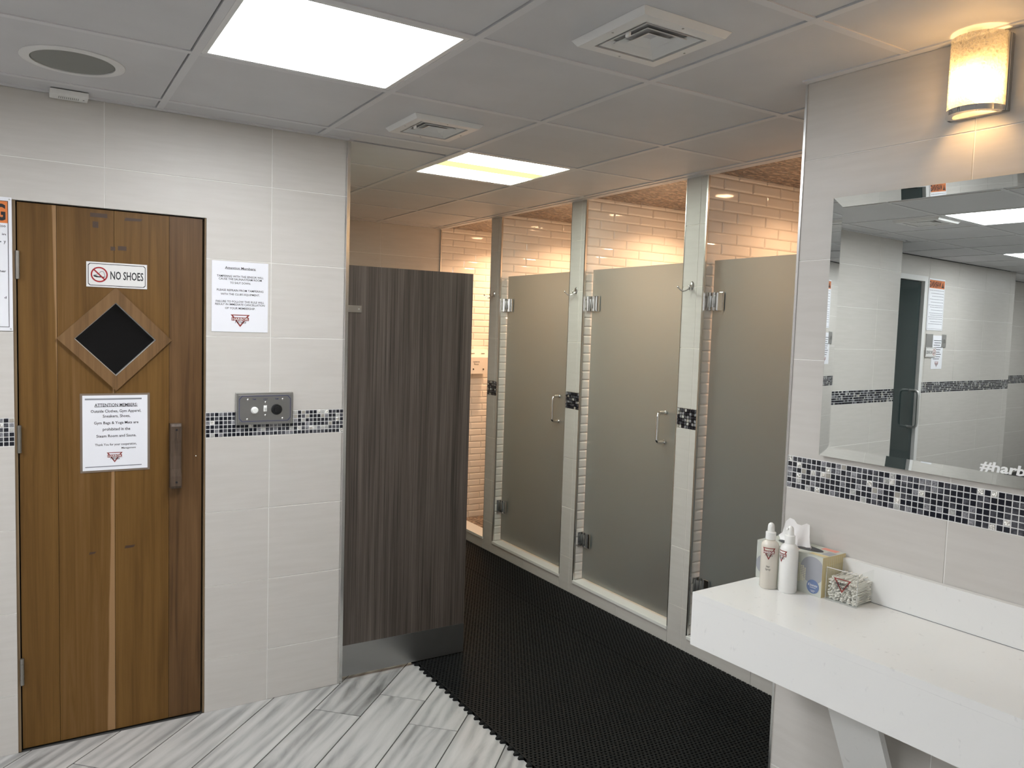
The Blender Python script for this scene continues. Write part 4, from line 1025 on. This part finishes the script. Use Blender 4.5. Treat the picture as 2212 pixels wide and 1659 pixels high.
for i in range(nu):
    for j in range(nv):
        u, q = i / (nu - 1), j / (nv - 1)
        x = -0.062 + 0.118 * u + 0.016 * q * math.sin(4 * u)
        peak = (0.078 * math.exp(-((u - 0.30) / 0.20) ** 2) + 0.060 * math.exp(-((u - 0.62) / 0.15) ** 2) + 0.012)
        z = bh - 0.012 + peak * q * 1.02
        y = 0.012 * math.sin(9 * u + 2.0 * q) * (0.25 + q) + 0.012 * (q - 0.4) + 0.004 * math.sin(23 * u)
        v.append((x - 0.034 * q * (1.0 - u), y, z))
for i in range(nu - 1):
    for j in range(nv - 1): a = i * nv + j; f.append((a, a + nv, a + nv + 1, a + 1))
b_.add(v, f, 'tissue')
part('tissue', b_, t, smooth=True, label='white tissue sticking up in folds')
# acrylic box of cotton swabs
SA = FV @ T(0.2835, -0.0655, ZC) @ Matrix.Rotation(math.radians(4.0), 4, 'Z')
t = thing('acrylic_box', 'clear acrylic swab box beside the tissue box', 'box', SA)
a, c, hb_, tk = 0.0470, 0.0500, 0.096, 0.0022
for nm, bx in (('side_wall', (-a, a, -c, -c + tk, tk, hb_)), ('side_wall', (-a, a, c - tk, c, tk, hb_)), ('side_wall', (-a, -a + tk, -c + tk, c - tk, tk, hb_)), ('side_wall', (a - tk, a, -c + tk, c - tk, tk, hb_)), ('base', (-a, a, -c, c, 0, tk))):
    part(nm, MB().box(*bx, 'acrylic'), t)
eb = MB()
for sx in (-1, 1):
    for sy in (-1, 1): eb.box(sx * a - 0.0006, sx * a + 0.0006, sy * c - 0.0006, sy * c + 0.0006, 0, hb_, 'chip3')
for sy in (-1, 1):
    eb.box(-a, a, sy * c - 0.0004, sy * c + 0.0004, 0.0, 0.0012, 'chip3'); eb.box(-a, a, sy * c - 0.0005, sy * c + 0.0005, hb_ - 0.0008, hb_ + 0.0004, 'tissue')
part('glued_edges', eb, t)
part('logo', logo(0.002, 0.052, 0.050, 0.040, -c - 0.0006, serif=True), t, label='gym logo printed on clear front')
o = thing('cotton_swabs', 'heap of white cotton swabs inside the clear box', 'cotton swabs', SA @ T(0, 0, 0.0024)); o['kind'] = 'stuff'
b_ = MB()
rng = random.Random(3)
for lay in range(15):
    z = 0.0022 + lay * 0.0046
    for k in range(15):
        x = -a + 0.0062 + k * 0.0058 + rng.uniform(-0.0013, 0.0013); ang = rng.uniform(-0.09, 0.09); tl = rng.uniform(-0.05, 0.05)
        if lay > 12 and rng.random() < 0.4: continue
        if lay > 12: ang *= 3; tl *= 3
        ln = 0.0365; cy = rng.uniform(-0.008, 0.008)
        d = Vector((math.sin(ang), math.cos(ang), tl * 0.7)).normalized()
        p = Vector((x, cy, z)); A_, B_ = p - d * ln, p + d * ln
        lim = a - 0.0055
        for P_ in (A_, B_): P_.x = max(-lim, min(lim, P_.x)); P_.z = max(0.0022, P_.z)
        b_.tube([A_, B_], 0.00105, 'cotton', 5)
        for P_, s_ in ((A_, 1), (B_, -1)):
            b_.tube([P_ - d * 0.0035 * s_, P_ - d * 0.0015 * s_, P_ + d * 0.006 * s_, P_ + d * 0.0105 * s_], [0.0010, 0.0024, 0.0025, 0.0011], 'cotton', 6)
so = part('swab_heap', b_, o, smooth=True, kind='stuff')

# ================================================================== STEAM ROOM SIDE (seen in the mirror)
d2 = struct('door_2', MB().box(-4.46, -4.405, 0.425, 0.50, 0, 2.232, 'white_paint').box(-3.24, -3.20, 0.425, 0.50, 0, 2.232, 'white_paint').box(-4.405, -3.24, 0.425, 0.50, 2.185, 2.232, 'white_paint'), 'dark glass steam room door seen in the mirror')
part('glass_pane', MB().box(-4.40, -3.245, 0.455, 0.467, 0.01, 2.18, 'steam_glass'), d2)
pts = [(-4.30, 0.455, 0.83), (-4.30, 0.395, 0.83), (-4.30, 0.375, 0.845), (-4.30, 0.37, 0.87), (-4.30, 0.37, 1.13), (-4.30, 0.375, 1.155), (-4.30, 0.395, 1.17), (-4.30, 0.455, 1.17)]
part('handle', MB().tube(pts, 0.0125, 'steel_dull', 12), d2, smooth=True)
warning(FS @ T(-4.648, -0.001, 1.978), 'warning sign with orange header seen reversed in the mirror', 0.325, 0.485)
no_shoes(FS @ T(-4.597, -0.0085, 1.5275), 'no shoes sign seen reversed in the mirror')
t, th = sheet('paper_notice', 'paper notice under the warning sign seen in the mirror', FS @ T(-4.741, -0.001, 1.528), 0.222, 0.320)
mb = MB()
for q in range(9): qd(mb, -0.08 + 0.015 * (q % 3), 0.08 - 0.012 * (q % 2), 0.11 - q * 0.022, 0.115 - q * 0.022, 'ink', -th - 0.0004)
part('printed_text', mb, t); part('logo', logo(0, -0.115, 0.07, 0.05, -th - 0.0004), t)
for (x, wd_, lab) in ((-4.565, 0.13, 'blank grey wall plate beside the steam door seen in the mirror'), (-4.86, 0.09, 'grey switch plate under the warning sign seen in the mirror')):
    t = thing('wall_plate', lab, 'wall plate', FS @ T(x, -0.0022, 1.638), 'grey wall plates in the mirror')
    part('plate', MB().rbox(-wd_ / 2, wd_ / 2, -0.005, 0, -0.063, 0.063, 0.001, 'steel_dull'), t)
    if wd_ < 0.1: part('switch_lever', MB().rbox(-0.008, 0.008, -0.016, -0.005, -0.018, 0.018, 0.002, 'steel'), t)
